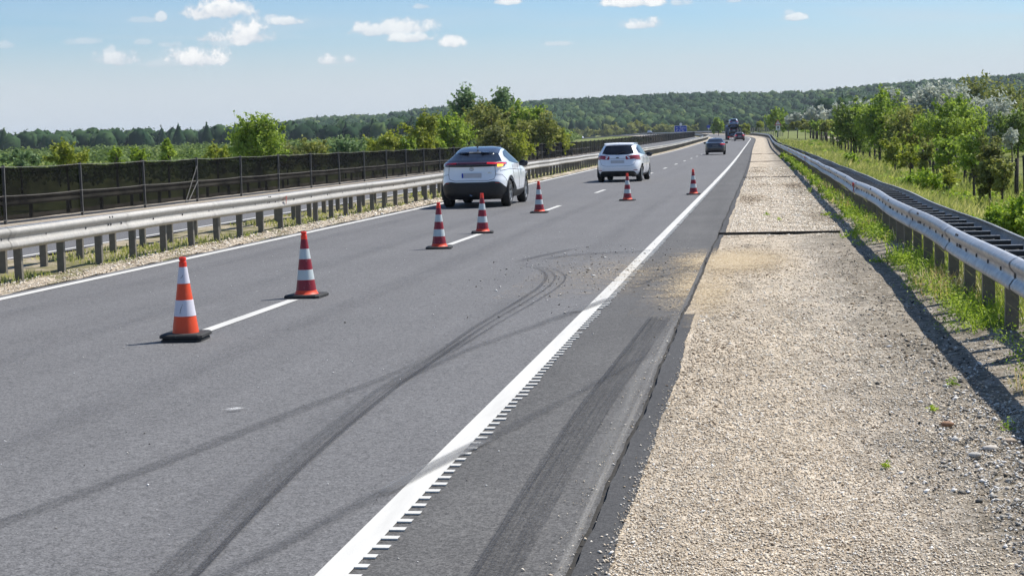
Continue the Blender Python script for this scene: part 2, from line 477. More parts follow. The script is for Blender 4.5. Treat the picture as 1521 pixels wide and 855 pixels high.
tyre_mark([(-3.7, 5.6), (-3.50, 6.83), (-3.40, 7.34), (-3.29, 7.96), (-3.11, 9.09), (-2.88, 10.46), (-2.70, 11.6), (-2.58, 13.2)], [.15, .15, .15, .15, .16, .15, .12, .08], mk1, (.02, .3))
tyre_mark([(-2.3, 5.3), (-2.35, 6.0), (-2.40, 6.67), (-2.50, 7.95), (-2.56, 9.27), (-2.62, 10.75), (-2.585, 12.19), (-2.56, 14.0)], [.27, .27, .25, .22, .19, .17, .13, .08], mk1, (.02, .15))
tyre_mark([(-2.20, 5.3), (-2.255, 6.02), (-2.33, 6.7), (-2.43, 8.0), (-2.505, 9.4), (-2.555, 10.9), (-2.55, 12.4), (-2.53, 14.6)], .05, mk2, (.02, .2))
for dx, w_, mt_ in [(-.085, .06, mk2), (.01, .036, mk2), (.12, .036, mk2)]:
    tyre_mark([(-2.58+dx*.5, 12.2), (-2.56+dx*.8, 14.6), (-2.49+dx, 16.8), (-2.47+dx*1.1, 18.3), (-2.52+dx*1.2, 19.4), (-2.64+dx*1.1, 20.2), (-2.82+dx, 20.9), (-3.1, 21.5+dx), (-3.4, 21.8+dx)], w_, mt_, (.1, .12))
tyre_mark([(-2.62, 10.6), (-2.51, 11.9), (-2.38, 13.0), (-2.12, 14.25), (-1.86, 15.6), (-1.62, 16.9)], [.08, .1, .12, .15, .16, .14], mk3, (.1, .05))
tyre_mark([(-1.85, 15.55), (-1.72, 16.25), (-1.6, 17.0)], .15, mk5, (.1, .1))
tyre_mark([(-2.25, 5.5), (-2.15, 6.03), (-2.03, 6.59), (-1.92, 7.21), (-1.77, 7.99), (-1.63, 8.64), (-1.47, 9.39), (-1.22, 10.7)], [.13, .13, .13, .13, .14, .14, .13, .1], mk3, (.05, .15))
tyre_mark([(-1.86, 7.45), (-1.77, 7.95), (-1.66, 8.5), (-1.57, 8.95)], .13, mk5, (.12, .12))
tyre_mark([(-1.02, 5.2), (-1.04, 6.1), (-1.06, 8.0), (-1.05, 10.0), (-1.01, 12.0), (-.98, 13.6), (-.95, 15.3)], [.17, .17, .19, .19, .20, .20, .2], mk4, (.02, .03))
tyre_mark([(-1.13, 5.2), (-1.14, 6.1), (-1.16, 8.0), (-1.155, 10.0), (-1.11, 12.0), (-1.08, 13.6), (-1.05, 15.2)], [.05]*7, mk2, (.02, .03))
tyre_mark([(-3.44, 22.2), (-3.26, 23.2), (-2.92, 24.6), (-2.7, 25.2)], .13, mk2, (.15, .3))
tyre_mark([(-3.18, 22.5), (-2.78, 23.4), (-1.8, 23.95), (-1.2, 24.6)], .17, mk2, (.15, .3))
tyre_mark([(-1.5, 17.97), (-1.31, 19.1), (-1.02, 20.2), (-.86, 21.4)], .08, mk1, (.15, .2))
tyre_mark([(-1.28, 10.3), (-1.12, 11.28), (-.84, 12.7)], .1, mk3, (.15, .2))
tyre_mark([(-.80, 4), (-.805, 8), (-.80, 10), (-.81, 12), (-.80, 15)], .055, mk6, (.05, .1), 'dust_trace')
tyre_mark([(-.84, 7.5), (-.86, 8.6), (-.86, 10), (-.88, 11.2), (-.85, 12.5)], .14, mark_mat('thin dust', (.36, .35, .32), .3, 3, .45, 7.0, .8), (.05, .1), 'dust_trace')
tyre_mark([(-3.45, 9.86), (-3.36, 9.95)], .10, mark_mat('white smear', (.75, .75, .73), 1.0, 9, .3, 8.0, 1.0), (.3, .3), 'paint_smear')
# broad wheel tracks worn along the lanes
trk = mark_mat('lane polish', (.10, .10, .105), .14, 3, .45, 9.0, .3)
for x in (-2.6, -4.35, -6.2, -7.95):
    tyre_mark([(x, -5), (x, 20), (x, 45), (x, 58)], .62, trk, (.02, .3), 'wheel_track')
# sand thrown over the shoulder
def sand_mat():
    mt, nt, out = new_mat('spilt sand'); k = NT(nt); v = k.obj()
    a = k.vor(v, 70); s1 = k.n('ShaderNodeSeparateColor'); k.l(a.outputs['Color'], s1.inputs[0])
    col = k.colramp(s1.outputs[0], [(0, (.24, .17, .09)), (.4, (.47, .36, .22)), (.8, (.60, .50, .34)), (1, (.74, .66, .52))])
    f = k.attr('fade')
    n = k.math('ADD', k.math('MULTIPLY', k.noise(v, 3, 5, .7), .6), k.math('MULTIPLY', s1.outputs[1], .5))
    al = k.math('MULTIPLY', k.ramp(k.math('ADD', f, k.math('MULTIPLY', k.math('SUBTRACT', n, .5), 1.5)), .25, .85), .82)
    k.l(k.bsdf(col, .95, 0, k.bump(a.outputs['Distance'], .6, .01), .1, 0, al), out.inputs[0])
    return mt
smat = sand_mat()
def sand_patch(cx, cy, ax, ay, peak, z, x0=-9, x1=9):
    n = 26; u = np.linspace(-1, 1, n)
    X, Y = np.meshgrid(np.linspace(max(cx-ax, x0), min(cx+ax, x1), n), cy+u*ay)
    rr = np.sqrt(((X-cx)/ax)**2+((Y-cy)/ay)**2); fa = np.clip(1-rr, 0, 1)*peak
    vv = np.stack([X, Y, np.full_like(X, z)], -1).reshape(-1, 3)
    i = np.arange((n-1)*(n-1)); r, c = i//(n-1), i % (n-1)
    o = mesh('sand_spill', vv, np.stack([r*n+c, r*n+c+1, (r+1)*n+c+1, (r+1)*n+c], 1), smat)
    a = o.data.attributes.new('fade', 'FLOAT', 'POINT'); a.data.foreach_set('value', fa.ravel().astype(np.float32))
    o['kind'] = 'structure'
sand_patch(-.80, 18.4, .50, 3.6, .75, .013, x1=-.80)
sand_patch(-.85, 22.0, .50, 2.4, .80, .015, x1=-.80)
sand_patch(-.60, 17.5, .40, 3.4, .8, .022, x0=-.735)
sand_patch(-.40, 21.8, .95, 2.8, 1.25, .024, x0=-.735)
sand_patch(-1.7, 20.2, 1.2, 3.2, .30, .0115, x1=-.80)

# ------------------------------------------------------------------ vegetation
def patchy(X, Y, s, seed):
    return (np.sin(X*1.7*s+seed)+np.sin(Y*1.1*s+seed*2.1)+np.sin((X+Y)*.63*s+seed*.7)+np.sin((X*.8-Y)*.37*s+seed*1.3))/4
def leaf_mat(name, cols, trans=.38, rough=.6, spec=.2, gain=2.35):
    cols = [tuple(min(.8, x*gain*q) for x, q in zip(c, (1.04, 1, 1))) for c in cols]
    """leaves: every leaf clump has its own tone (attribute), thin and slightly translucent"""
    mt, nt, out = new_mat(name); k = NT(nt)
    col = k.colramp(k.attr(), [(i/(len(cols)-1), c) for i, c in enumerate(cols)])
    b = k.bsdf(col, rough, 0, None, spec)
    t = nt.nodes.new('ShaderNodeBsdfTranslucent')
    hs = nt.nodes.new('ShaderNodeHueSaturation'); hs.inputs['Saturation'].default_value = 1.1; hs.inputs['Value'].default_value = 1.25
    k.l(col, hs.inputs['Color']); k.l(hs.outputs[0], t.inputs[0])
    mx = nt.nodes.new('ShaderNodeMixShader'); mx.inputs[0].default_value = trans
    k.l(b, mx.inputs[1]); k.l(t.outputs[0], mx.inputs[2]); k.l(mx.outputs[0], out.inputs[0])
    return mt
LEAF = dict(
    green=leaf_mat('fresh leaves', [(.04, .065, .014), (.085, .125, .022), (.14, .185, .035), (.20, .245, .055)]),
    yellow=leaf_mat('yellow green leaves', [(.05, .068, .012), (.095, .118, .02), (.15, .168, .032), (.21, .22, .05)]),
    dark=leaf_mat('dark leaves', [(.028, .044, .012), (.052, .078, .018), (.085, .118, .03), (.13, .16, .042)]),
    bronze=leaf_mat('bronze leaves', [(.028, .034, .012), (.055, .065, .02), (.09, .10, .034), (.13, .145, .05)]),
    silver=leaf_mat('silver leaves', [(.11, .13, .1), (.19, .215, .175), (.27, .29, .25), (.36, .38, .34)], .25, .6, .2, 2.0),
    olive=leaf_mat('olive leaves', [(.045, .055, .015), (.08, .095, .025), (.125, .135, .04), (.17, .175, .06)]),
    poplar=leaf_mat('poplar leaves', [(.03, .055, .025), (.055, .09, .04), (.09, .13, .06), (.14, .18, .09)]),
    forest=leaf_mat('far wood leaves', [(.010, .026, .012), (.020, .042, .018), (.034, .062, .024), (.085, .115, .036)], .2, .85, .04, 1.85),
    thicket=leaf_mat('thicket leaves', [(.03, .05, .015), (.055, .085, .022), (.09, .125, .035), (.14, .165, .05)], .25, .7, .1, 2.0),
    weed=leaf_mat('weed leaves', [(.05, .08, .015), (.09, .14, .02), (.14, .19, .03), (.2, .24, .05)]),
    dry=leaf_mat('dry stalks', [(.16, .12, .05), (.25, .2, .09), (.33, .28, .14), (.4, .33, .2)]),
    grass=leaf_mat('grass blades', [(.065, .085, .02), (.11, .13, .035), (.18, .19, .06), (.29, .27, .12)]),
)
BARK = pm('bark', (.05, .04, .03), (.09, .075, .06), 6, .9, bump=.5)

def leaves_at(P, size, rg, nrm=None, aspect=.62):
    """one folded quad per point, random orientation (biased along nrm)"""
    n = len(P); size = np.broadcast_to(size, (n,))
    d = rg.normal(size=(n, 3))
    if nrm is not None: d = d*.75 + nrm*1.0
    d /= np.linalg.norm(d, axis=1)[:, None]+1e-9
    a = rg.normal(size=(n, 3)); a -= d*(a*d).sum(1)[:, None]; a /= np.linalg.norm(a, axis=1)[:, None]+1e-9
    b = np.cross(d, a)
    s = size[:, None]
    v = np.stack([P-a*s*.5, P+b*s*aspect*.5+d*s*.08, P+a*s*.5, P-b*s*aspect*.5+d*s*.08], 1).reshape(-1, 3)
    f = np.arange(n*4).reshape(n, 4)
    return v, f

def lumps(rg, n, rx_, rz_, shape):
    """centres of leaf clumps inside a crown of half width rx_ and half height rz_"""
    c = rg.normal(size=(n, 3)); c /= np.linalg.norm(c, axis=1)[:, None]
    r = rg.uniform(.18, 1.0, n)**.5
    c *= r[:, None]
    if shape == 'cone': c[:, :2] *= (.55+.45*np.clip(.5-c[:, 2]*.7, 0, 1.2))[:, None]
    if shape == 'vase': c[:, :2] *= (.7+.3*np.clip(c[:, 2]+.4, 0, 1))[:, None]
    return c*np.array([rx_, rx_, rz_])

def make_tree(name, label, cat, X, Y, width, ztop, crown_low, leaf, kind='round', group=None, nleaf=1500, seed=0, leafsize=None, zbase=None, lump=.40, trunk_r=None):
    rg = np.random.default_rng(1000+seed)
    zb = float(ground_z(X, Y)) if zbase is None else zbase
    root = empty(name, (X, Y, zb)); tag(root, label, cat, group)
    H = ztop-zb; lo = max(.02, crown_low-zb)
    rz_ = (H-lo)/2; rx_ = width/2; cz = lo+rz_
    nl = int(12+nleaf/150)
    C = lumps(rg, nl, rx_*.82, rz_*.86, kind)
    lr = lump*min(rx_, rz_)*rg.uniform(.5, 1.3, nl)
    if kind == 'spray': C += rg.normal(size=C.shape)*rx_*.08
    per = rg.integers(0, nl, nleaf)
    dd = rg.normal(size=(nleaf, 3)); dd /= np.linalg.norm(dd, axis=1)[:, None]
    rad = rg.uniform(.15, 1.0, nleaf)**.45
    P = C[per] + dd*(lr[per]*rad)[:, None]*np.array([1.1, 1.1, .8 if kind != 'spray' else 1.5])
    # loose shoots that break the outline
    ns = int(nl*2.2); si = rg.integers(0, nl, ns); sd = C[si]/(np.linalg.norm(C[si], axis=1)[:, None]+1e-6)+rg.normal(size=(ns, 3))*.35+np.array([0, 0, .45])
    sd /= np.linalg.norm(sd, axis=1)[:, None]
    m_ = int(nleaf*.28); w_ = rg.integers(0, ns, m_); t_ = rg.uniform(.1, 1, m_)
    P[:m_] = C[si[w_]]+sd[w_]*(t_*(.36+.22*rg.uniform(0, 1, ns)[w_])*min(rx_, rz_)*1.35)[:, None]+rg.normal(size=(m_, 3))*min(rx_, rz_)*.035
    P[:, 2] += cz
    P[:, 2] = np.maximum(P[:, 2], .03)
    ls = leafsize or max(.05, Y*.0017)
    out = P-np.array([0, 0, cz]); out /= np.linalg.norm(out, axis=1)[:, None]+1e-6
    tone = np.clip(rg.uniform(.05, .9, nl)[per]*.55+rg.uniform(0, 1, nleaf)*.45, 0, 1)
    v, f = leaves_at(P, ls*rg.uniform(.6, 1.6, nleaf), rg, dd*.3+out*.3+np.array([0, 0, .3]))
    mesh('crown', v, f, LEAF[leaf], root, attr=np.repeat(tone, 4))
    # trunk and limbs
    tr = trunk_r or max(.02, H*.018)
    mb = MB()
    top = cz+rz_*.45
    bend = rg.normal(size=2)*width*.05
    path = [(0, 0, -.25), (bend[0]*.3, bend[1]*.3, lo*.6+.05), (bend[0]*.7, bend[1]*.7, max(lo, .1)+rz_*.3), (bend[0], bend[1], top)]
    mb.tube(path, [tr*1.2, tr, tr*.75, tr*.25], 7)
    for j in range(min(9, nl)):
        c = C[j]+np.array([0, 0, cz])
        s = np.array(path[1])*.35+np.array(path[2])*.65; s[2] = min(s[2], c[2]-.05*H)
        mb.tube([s, (s+c)/2+np.array([0, 0, .04*H]), c], [tr*.5, tr*.33, tr*.12], 5)
    mb.build('trunk', BARK, root, True)
    return root

def px_tree(name, label, cat, px, ytop, wpx, Y, leaf, lowpx=None, **kw):
    """a tree that stands at distance Y where the photo shows it"""
    p = at(px, ytop, Y); w = wpx*Y/F*1.02
    low = at(px, lowpx, Y)[2] if lowpx else float(ground_z(p[0], Y))+.1
    return make_tree(name, label, cat, p[0], Y, w, p[2], low, leaf, **kw)

_s = [0]
def T(label, px, ytop, wpx, Y, leaf, low=None, kind='round', name='broadleaf_tree', cat='tree', k=1.0, group=None, lump=.40):
    _s[0] += 1
    h = (low or ytop+wpx)-ytop
    n = int(np.clip(wpx*max(h, 20)*.45*2.3*k, 800, 9500))
    return px_tree(name, label, cat, px, ytop, wpx, Y, leaf, low, kind=kind, seed=_s[0], nleaf=n, group=group, lump=lump)

GR = 'trees along the wooden post fence'
# right: young row by the fence
T('tallest young green tree on a bare thin trunk in front of the wooden post fence', 1447, 199, 56, 61, 'green', 262, 'round', 'young_tree', k=.8, group=GR)
T('dark bronze leaved young tree leafy down to its foot near the right picture edge', 1471, 187, 46, 54.5, 'bronze', 300, 'round', 'young_tree', lump=.32, group=GR, k=.9)
T('small slender young tree with a crooked trunk, right of the bronze leaved one', 1489, 230, 36, 52.7, 'olive', 288, 'round', 'young_tree', k=.7, group=GR)
T('dense fresh green young tree just left of the tallest young tree on a bare trunk', 1408, 205, 46, 69, 'green', 262, 'round', 'young_tree', lump=.32, group=GR, k=.9)
T('short light green young tree at the foot of the dense fresh green young tree', 1412, 243, 30, 66, 'yellow', 280, 'round', 'young_tree', lump=.32, group=GR, k=.8)
T('brownish slender young tree in the middle of the row along the post fence', 1374, 203, 32, 80, 'olive', 248, 'round', 'young_tree', lump=.32, group=GR, k=.8)
T('light green drooping young tree standing in front of the fence posts below the olive hedge', 1351, 218, 38, 84, 'yellow', 252, 'round', 'young_tree', lump=.32, group=GR, k=.9)
T('low dark bush at the foot of the young fence row trees', 1396, 274, 34, 66, 'dark', None, 'round', 'bush', 'bush', k=.8)
T('small yellow green young tree between the brownish slender one and the dark broad tree', 1330, 200, 34, 96, 'yellow', 246, 'round', 'young_tree', lump=.32, group=GR, k=.8)
T('broad dark tree over the fence at the left end of the close tree group', 1268, 152, 58, 132, 'dark', 218, 'round')
T('tall mid green tree right beside the broad dark tree over the fence', 1307, 141, 68, 124, 'green', 218, 'round')
T('large round bright green tree behind the young fence row', 1416, 152, 112, 112, 'green', 216, 'round')
T('olive green tree left of the large round bright green tree', 1352, 160, 66, 118, 'olive', 228, 'round')
SV = 'silver leaved trees behind the fence'
T('leftmost silver leaved tree of the big pale clump above the round bright green tree', 1345, 134, 66, 190, 'silver', 190, 'spray', 'silver_tree', group=SV, k=1.5)
T('topmost silver leaved tree of the big pale clump behind the round green tree', 1388, 129, 66, 188, 'silver', 190, 'spray', 'silver_tree', group=SV, k=1.5)
T('silver leaved tree right part of the big pale clump, beside the olive trees', 1424, 136, 50, 184, 'silver', 190, 'spray', 'silver_tree', group=SV, k=1.5)
T('silver leaved tree alone on the right, before the dark tree at the picture edge', 1474, 148, 64, 150, 'silver', 222, 'spray', 'silver_tree', group=SV, k=1.5)
T('pale silver shrub poking out at the right of the bronze young tree', 1504, 193, 26, 110, 'silver', 216, 'spray', 'silver_tree', k=.6, group=SV)
T('silver leaved tree third from the left in the distant pale row', 1244, 157, 44, 280, 'silver', 186, 'spray', 'silver_tree', group=SV, k=1.5)
T('silver leaved tree second from the left in the distant pale row', 1212, 162, 40, 292, 'silver', 188, 'spray', 'silver_tree', group=SV, k=1.5)
T('silver leaved tree at the right end of the distant pale row', 1279, 150, 42, 270, 'silver', 186, 'spray', 'silver_tree', group=SV, k=1.5)
T('smallest silver leaved tree at the left end of the distant pale row', 1184, 169, 30, 305, 'silver', 190, 'spray', 'silver_tree', group=SV, k=1.5)
OV = 'tall olive green trees at the far right'
T('tall olive green tree left of the three behind the silver trees', 1443, 123, 68, 232, 'olive', 200, 'round', group=OV)
T('tall olive green tree middle of the three behind the silver trees', 1491, 127, 66, 222, 'olive', 205, 'round', group=OV)
T('tall olive green tree cut by the right picture edge', 1526, 140, 66, 204, 'olive', 215, 'round', group=OV)
T('very dark tree on the meadow edge at the right picture edge', 1512, 165, 60, 142, 'dark', 222, 'round')
HG = 'bushy trees behind the distant fence posts'
for i, (px, yt, w, Y, lf, lb) in enumerate([
        (1170, 180, 34, 312, 'green', 'bushy green tree just right of the triangular warning sign'), (1196, 180, 38, 282, 'olive', 'olive bushy tree below the two leftmost silver trees'),
        (1222, 179, 42, 256, 'green', 'green bushy tree behind the middle of the distant fence posts'), (1247, 176, 42, 228, 'olive', 'olive bushy tree left of the broad dark tree over the fence'),
        (1283, 168, 50, 198, 'green', 'green bushy tree between the broad dark tree and the tall mid green one'), (1325, 172, 60, 170, 'olive', 'olive bushy tree under the left silver tree of the big pale clump')]):
    T(lb, px, yt, w*1.45, Y, lf, {1170: 191, 1196: 192, 1222: 195, 1247: 199, 1283: 207, 1325: 217}[px], 'round', 'bushy_tree', group=HG, k=2.2, lump=.55)
T('bright green round tree standing behind the triangular warning sign', 1154, 161, 42, 345, 'green', 194, 'round')
T('small pale green sapling left of the warning sign beyond the bend', 1129, 182, 13, 420, 'yellow', 198, 'cone', 'sapling')
T('small yellow green sapling just right of the car transporter', 1106, 184, 15, 420, 'yellow', 198, 'round', 'sapling')
T('narrow light green tree between the round blue sign and the car transporter', 1067, 176, 18, 440, 'green', 199, 'cone')
# bright shrubs just behind the right barrier
SH = 'bright green shrubs behind the right barrier'
for px, yt, w, Y, lb in [(1512, 296, 60, 24, 'bright green leafy shrub at the right picture edge behind the barrier'), (1478, 312, 52, 27, 'bright green leafy shrub just left of the one at the right picture edge'),
                         (1440, 322, 34, 29, 'small bright green shrub at the left end of the shrub clump behind the barrier')]:
    T(lb, px, yt, w, Y, 'weed', None, 'round', 'shrub', 'shrub', k=1.6, group=SH)
for px, yt, w, Y, lb in [(1374, 252, 42, 64, 'yellow green shrub on the embankment below the brownish young tree'), (1338, 262, 40, 58, 'yellow green shrub on the embankment grass nearest the barrier'),
                         (1262, 222, 26, 98, 'yellow green shrub on the embankment below the broad dark tree')]:
    T(lb, px, yt, w, Y, 'weed', None, 'round', 'shrub', 'shrub', k=1.3, group='yellow green shrubs on the embankment')
# left: beyond the black screen
T('round yellow leaved bush rising over the black screen', 100, 211, 72, 76, 'yellow', 252, 'round', 'bush', 'bush')
T('grey green bush at the far left behind the screen', 30, 222, 66, 92, 'poplar', 250, 'round', 'bush', 'bush')
SP = 'saplings rising over the black screen'
T('narrow sapling left of the three over the black screen', 172, 214, 22, 72, 'green', 252, 'cone', 'sapling', group=SP)
T('narrow sapling middle of the three over the black screen', 205, 210, 30, 72, 'green', 250, 'cone', 'sapling', group=SP)
T('narrow sapling right of the three over the black screen', 248, 209, 30, 72, 'green', 248, 'cone', 'sapling', group=SP)
T('large round dense green tree alone above the screen left of the wood', 381, 176, 88, 86, 'green', 246, 'round', k=1.2)
T('small yellow green tree leaning on the left of the large round dense tree', 322, 214, 42, 96, 'yellow', 245, 'round')
LB = 'low bushy trees in a row over the screen'
for px, yt, w, Y, lf, lb in [(425, 209, 44, 112, 'bronze', 'brownish low tree just right of the large round dense tree'), (465, 208, 52, 120, 'olive', 'olive low tree second in the row over the screen'),
                             (512, 202, 60, 126, 'poplar', 'grey green low tree middle of the row over the screen'), (570, 198, 62, 116, 'yellow', 'yellow green low tree left of the tall sunlit one'),
                             (606, 206, 30, 116, 'green', 'small green low tree at the right end of the row, under the tall sunlit one')]:
    T(lb, px, yt, w, Y, lf, yt+45, 'round', 'low_tree', group=LB)
T('tall sunlit yellow green tree standing left of the two poplars', 627, 165, 50, 118, 'yellow', 226, 'round')
PP = 'poplars rising above the hill line'
T('taller poplar on the left rising above the hill line', 694, 131, 62, 165, 'poplar', 205, 'cone', 'poplar_tree', group=PP)
T('poplar on the right rising above the hill line', 744, 134, 54, 165, 'poplar', 205, 'cone', 'poplar_tree', group=PP)
LC = 'sunlit trees at the foot of the poplars'
for px, yt, w, Y, lf, lb in [(670, 172, 66, 130, 'green', 'yellow green tree at the foot of the taller poplar'), (650, 200, 34, 120, 'green', 'short green tree between the tall sunlit tree and the poplars'),
                             (722, 156, 84, 150, 'olive', 'olive tree filling the gap between the two poplars'), (772, 157, 78, 160, 'green', 'olive tree right of the right poplar'),
                             (735, 190, 52, 128, 'bronze', 'short bronze green tree in front of the two poplars above the white crossover'), (797, 172, 66, 156, 'olive', 'mid green tree on the slope right of the poplars'),
                             (768, 196, 46, 130, 'yellow', 'short yellow green tree over the screen beside the white crossover'), (820, 187, 52, 170, 'yellow', 'yellow green tree low at the right end of the poplar clump'),
                             (838, 195, 26, 180, 'green', 'last small green tree at the right end of the poplar clump')]:
    T(lb, px, yt, w, Y, lf, yt+56, 'round', group=LC, k=1.25)
FS = 'shrubs below the far wood by the other carriageway'
for px, yt, w, Y, lb in [(868, 190, 36, 900, 'pale green shrub above the white van on the other carriageway'), (905, 186, 40, 880, 'pale green shrub second from the left below the far wood'),
                         (945, 182, 46, 860, 'widest pale green shrub left of the dark car on the other carriageway'), (985, 183, 36, 820, 'pale green shrub left of the blue motorway sign'), (1026, 185, 26, 700, 'pale green shrub right of the blue motorway sign')]:
    T(lb, px, yt, w, Y, 'olive', None, 'round', 'shrub', 'shrub', group=FS)

# the far wood: thousands of crowns, one mass
def far_wood():
    rg = np.random.default_rng(5)
    n = 13500
    az = R(rg.uniform(-40, 20, n)) if False else np.radians(rg.uniform(-38, 20, n))
    D = np.sqrt(rg.uniform(560**2, 1660**2, n))
    # closer in the middle where the road bends into the wood
    
    X, Y = D*np.sin(az), D*np.cos(az)
    o = X+dev(np.clip(Y, -80, 1299))
    keep = ~((np.abs(o+9) < 34) & (Y < 930)) & (D > np.interp(np.degrees(az), [-8, -6.5, 1, 2.5], [640, 930, 930, 560]))
    X, Y, D = X[keep], Y[keep], D[keep]; n = len(X)
    Z = ground_z(X, Y)
    conif = rg.uniform(0, 1, n) < .18
    h = rg.uniform(9.5, 12.5, n)*np.where(conif, 1.06, 1); w = np.where(conif, rg.uniform(2.0, 3.0, n), rg.uniform(3.2, 5.2, n))
    bm = bmesh.new(); bmesh.ops.create_icosphere(bm, subdivisions=2, radius=1.0); bm.verts.ensure_lookup_table()
    iv = np.array([v.co[:] for v in bm.verts]); jf = np.array([[v.index for v in f.verts] for f in bm.faces]); bm.free()
    kv = len(iv)
    d = np.repeat(iv[None], n, 0)
    lob = 1+.16*np.sin(d[..., 0]*4.5+rg.uniform(0, 6, (n, 1)))*np.sin(d[..., 1]*4+rg.uniform(0, 6, (n, 1)))*np.cos(d[..., 2]*4+rg.uniform(0, 6, (n, 1)))+rg.normal(size=(n, kv))*.085
    P = d*lob[..., None]
    tap = np.where(conif[:, None], np.clip(1.0-.62*np.clip(P[..., 2]+.2, 0, 1.1), .2, 1), 1)
    def place(P, tap):
        Q = np.empty_like(P)
        Q[..., 0] = P[..., 0]*w[:, None]*tap+X[:, None]; Q[..., 1] = P[..., 1]*w[:, None]*tap+Y[:, None]; Q[..., 2] = P[..., 2]*(h*.46)[:, None]+(Z+h*.54)[:, None]; return Q
    base = np.clip(rg.normal(.44, .20, n)-.2*conif+.16*np.sin(X*.011)*np.cos(Y*.009), 0, .95)
    Vc = place(P, tap).reshape(-1, 3); Fc = (jf[None]+(np.arange(n)*kv)[:, None, None]).reshape(-1, 3)
    tc_ = np.clip(base[:, None]+rg.normal(size=(n, kv))*.10, 0, 1).ravel()
    k = 30
    d = rg.normal(size=(n, k, 3)); d[..., 2] = np.abs(d[..., 2])*1.0-.2; d /= np.linalg.norm(d, axis=2)[..., None]
    P2 = d*(1.02+rg.normal(size=(n, k, 1))*.07)
    tap2 = np.where(conif[:, None], np.clip(1.0-.62*np.clip(P2[..., 2]+.2, 0, 1.1), .2, 1), 1)
    v, f = leaves_at(place(P2, tap2).reshape(-1, 3), np.repeat(w*.34, k)*rg.uniform(.6, 1.3, n*k), rg, d.reshape(-1, 3)*1.6+np.array([0, 0, .3]), .85)
    tl_ = np.clip(base[:, None]+rg.normal(size=(n, k))*.14, 0, 1).ravel()
    nv_ = len(Vc); f3 = np.concatenate([f[:, [0, 1, 2]], f[:, [0, 2, 3]]])+nv_
    o = mesh('far_wood', np.concatenate([Vc, v]), np.concatenate([Fc, f3]), LEAF['forest'], attr=np.concatenate([tc_, np.repeat(tl_, 4)]))
    tag(o, 'dark green wood covering the low hills along the horizon', 'wood', kind='stuff')
far_wood()
def thicket():
    rg = np.random.default_rng(9)
    n = 5200
    az = np.radians(rg.uniform(-40, -4.5, n)); D = np.sqrt(rg.uniform(130**2, 900**2, n))
    X, Y = D*np.sin(az), D*np.cos(az); o = X+dev(np.clip(Y, -80, 1299))
    keep = (o < -46) & (o > -46-D*.42-30)
    X, Y, D = X[keep], Y[keep], D[keep]; n = len(X); Z = ground_z(X, Y)
    h = rg.uniform(1.6, 3.4, n)*np.clip(.55+D/600, .6, 1.6); w = rg.uniform(1.0, 2.0, n)*np.clip(.6+D/500, .6, 2.0)
    k = 70
    d = rg.normal(size=(n, k, 3)); d[..., 2] = np.abs(d[..., 2])*.9-.35; d /= np.linalg.norm(d, axis=2)[..., None]
    P = d*(1+rg.normal(size=(n, k, 1))*.13)
    P = P*np.stack([w, w, h*.5], 1)[:, None]+np.stack([X, Y, Z+h*.45], 1)[:, None]
    tone = np.clip(rg.uniform(.1, .8, n)[:, None]+rg.normal(size=(n, k))*.1, 0, 1)
    v, f = leaves_at(P.reshape(-1, 3), np.repeat(w*.36, k)*rg.uniform(.6, 1.3, n*k), rg, d.reshape(-1, 3)*1.3+np.array([0, 0, .3]), .8)
    tag(mesh('thicket', v, f, LEAF['thicket'], attr=np.repeat(tone.ravel(), 4)), 'belt of low green bushes on the flat land between the screen and the far wood', 'bushes', kind='stuff')
thicket()
def undergrowth():
    rg = np.random.default_rng(15)
    P, S, Tn, Nn = [], [], [], []
    for n0, oa, ob, ya, yb, ha, hb in ((240, 5.2, 8.4, 46, 240, .3, .75), (1500, 14.2, 46, 150, 430, 1.2, 3.0)):
        Y = np.exp(rg.uniform(np.log(ya), np.log(yb), n0)); o = rg.uniform(oa, ob, n0)
        kp = (patchy(o, Y, .35, 8) > (-.1 if ya < 100 else -.45)) & (np.abs(o-12.8) > 1.2); Y, o = Y[kp], o[kp]; n = len(Y); X = o-dev(Y); Z = ground_z(X, Y)
        h = rg.uniform(ha, hb, n); w = h*rg.uniform(.5, .95, n); k = 90
        d = rg.normal(size=(n, k, 3)); d[..., 2] = np.abs(d[..., 2])*.9-.3; d /= np.linalg.norm(d, axis=2)[..., None]
        Q = d*(rg.uniform(.55, 1.12, (n, k, 1)))*np.stack([w, w, h*.55], 1)[:, None]+np.stack([X, Y, Z+h*.42], 1)[:, None]
        P.append(Q.reshape(-1, 3)); S.append(np.repeat(np.clip(Y*.0022, .1, .6), k)*rg.uniform(.6, 1.4, n*k))
        Tn.append(np.clip(rg.uniform(.15, .85, n)[:, None]+rg.normal(size=(n, k))*.15, 0, 1).ravel()); Nn.append(d.reshape(-1, 3)*.6+np.array([0, 0, .35]))
    P, S, Tn, Nn = map(np.concatenate, (P, S, Tn, Nn))
    v, f = leaves_at(P, S, rg, Nn, .7)
    tag(mesh('undergrowth', v, f, LEAF['weed'], attr=np.repeat(Tn, 4)), 'low tangled bright green undergrowth on both sides of the wooden post fence', 'bushes', kind='stuff')
undergrowth()

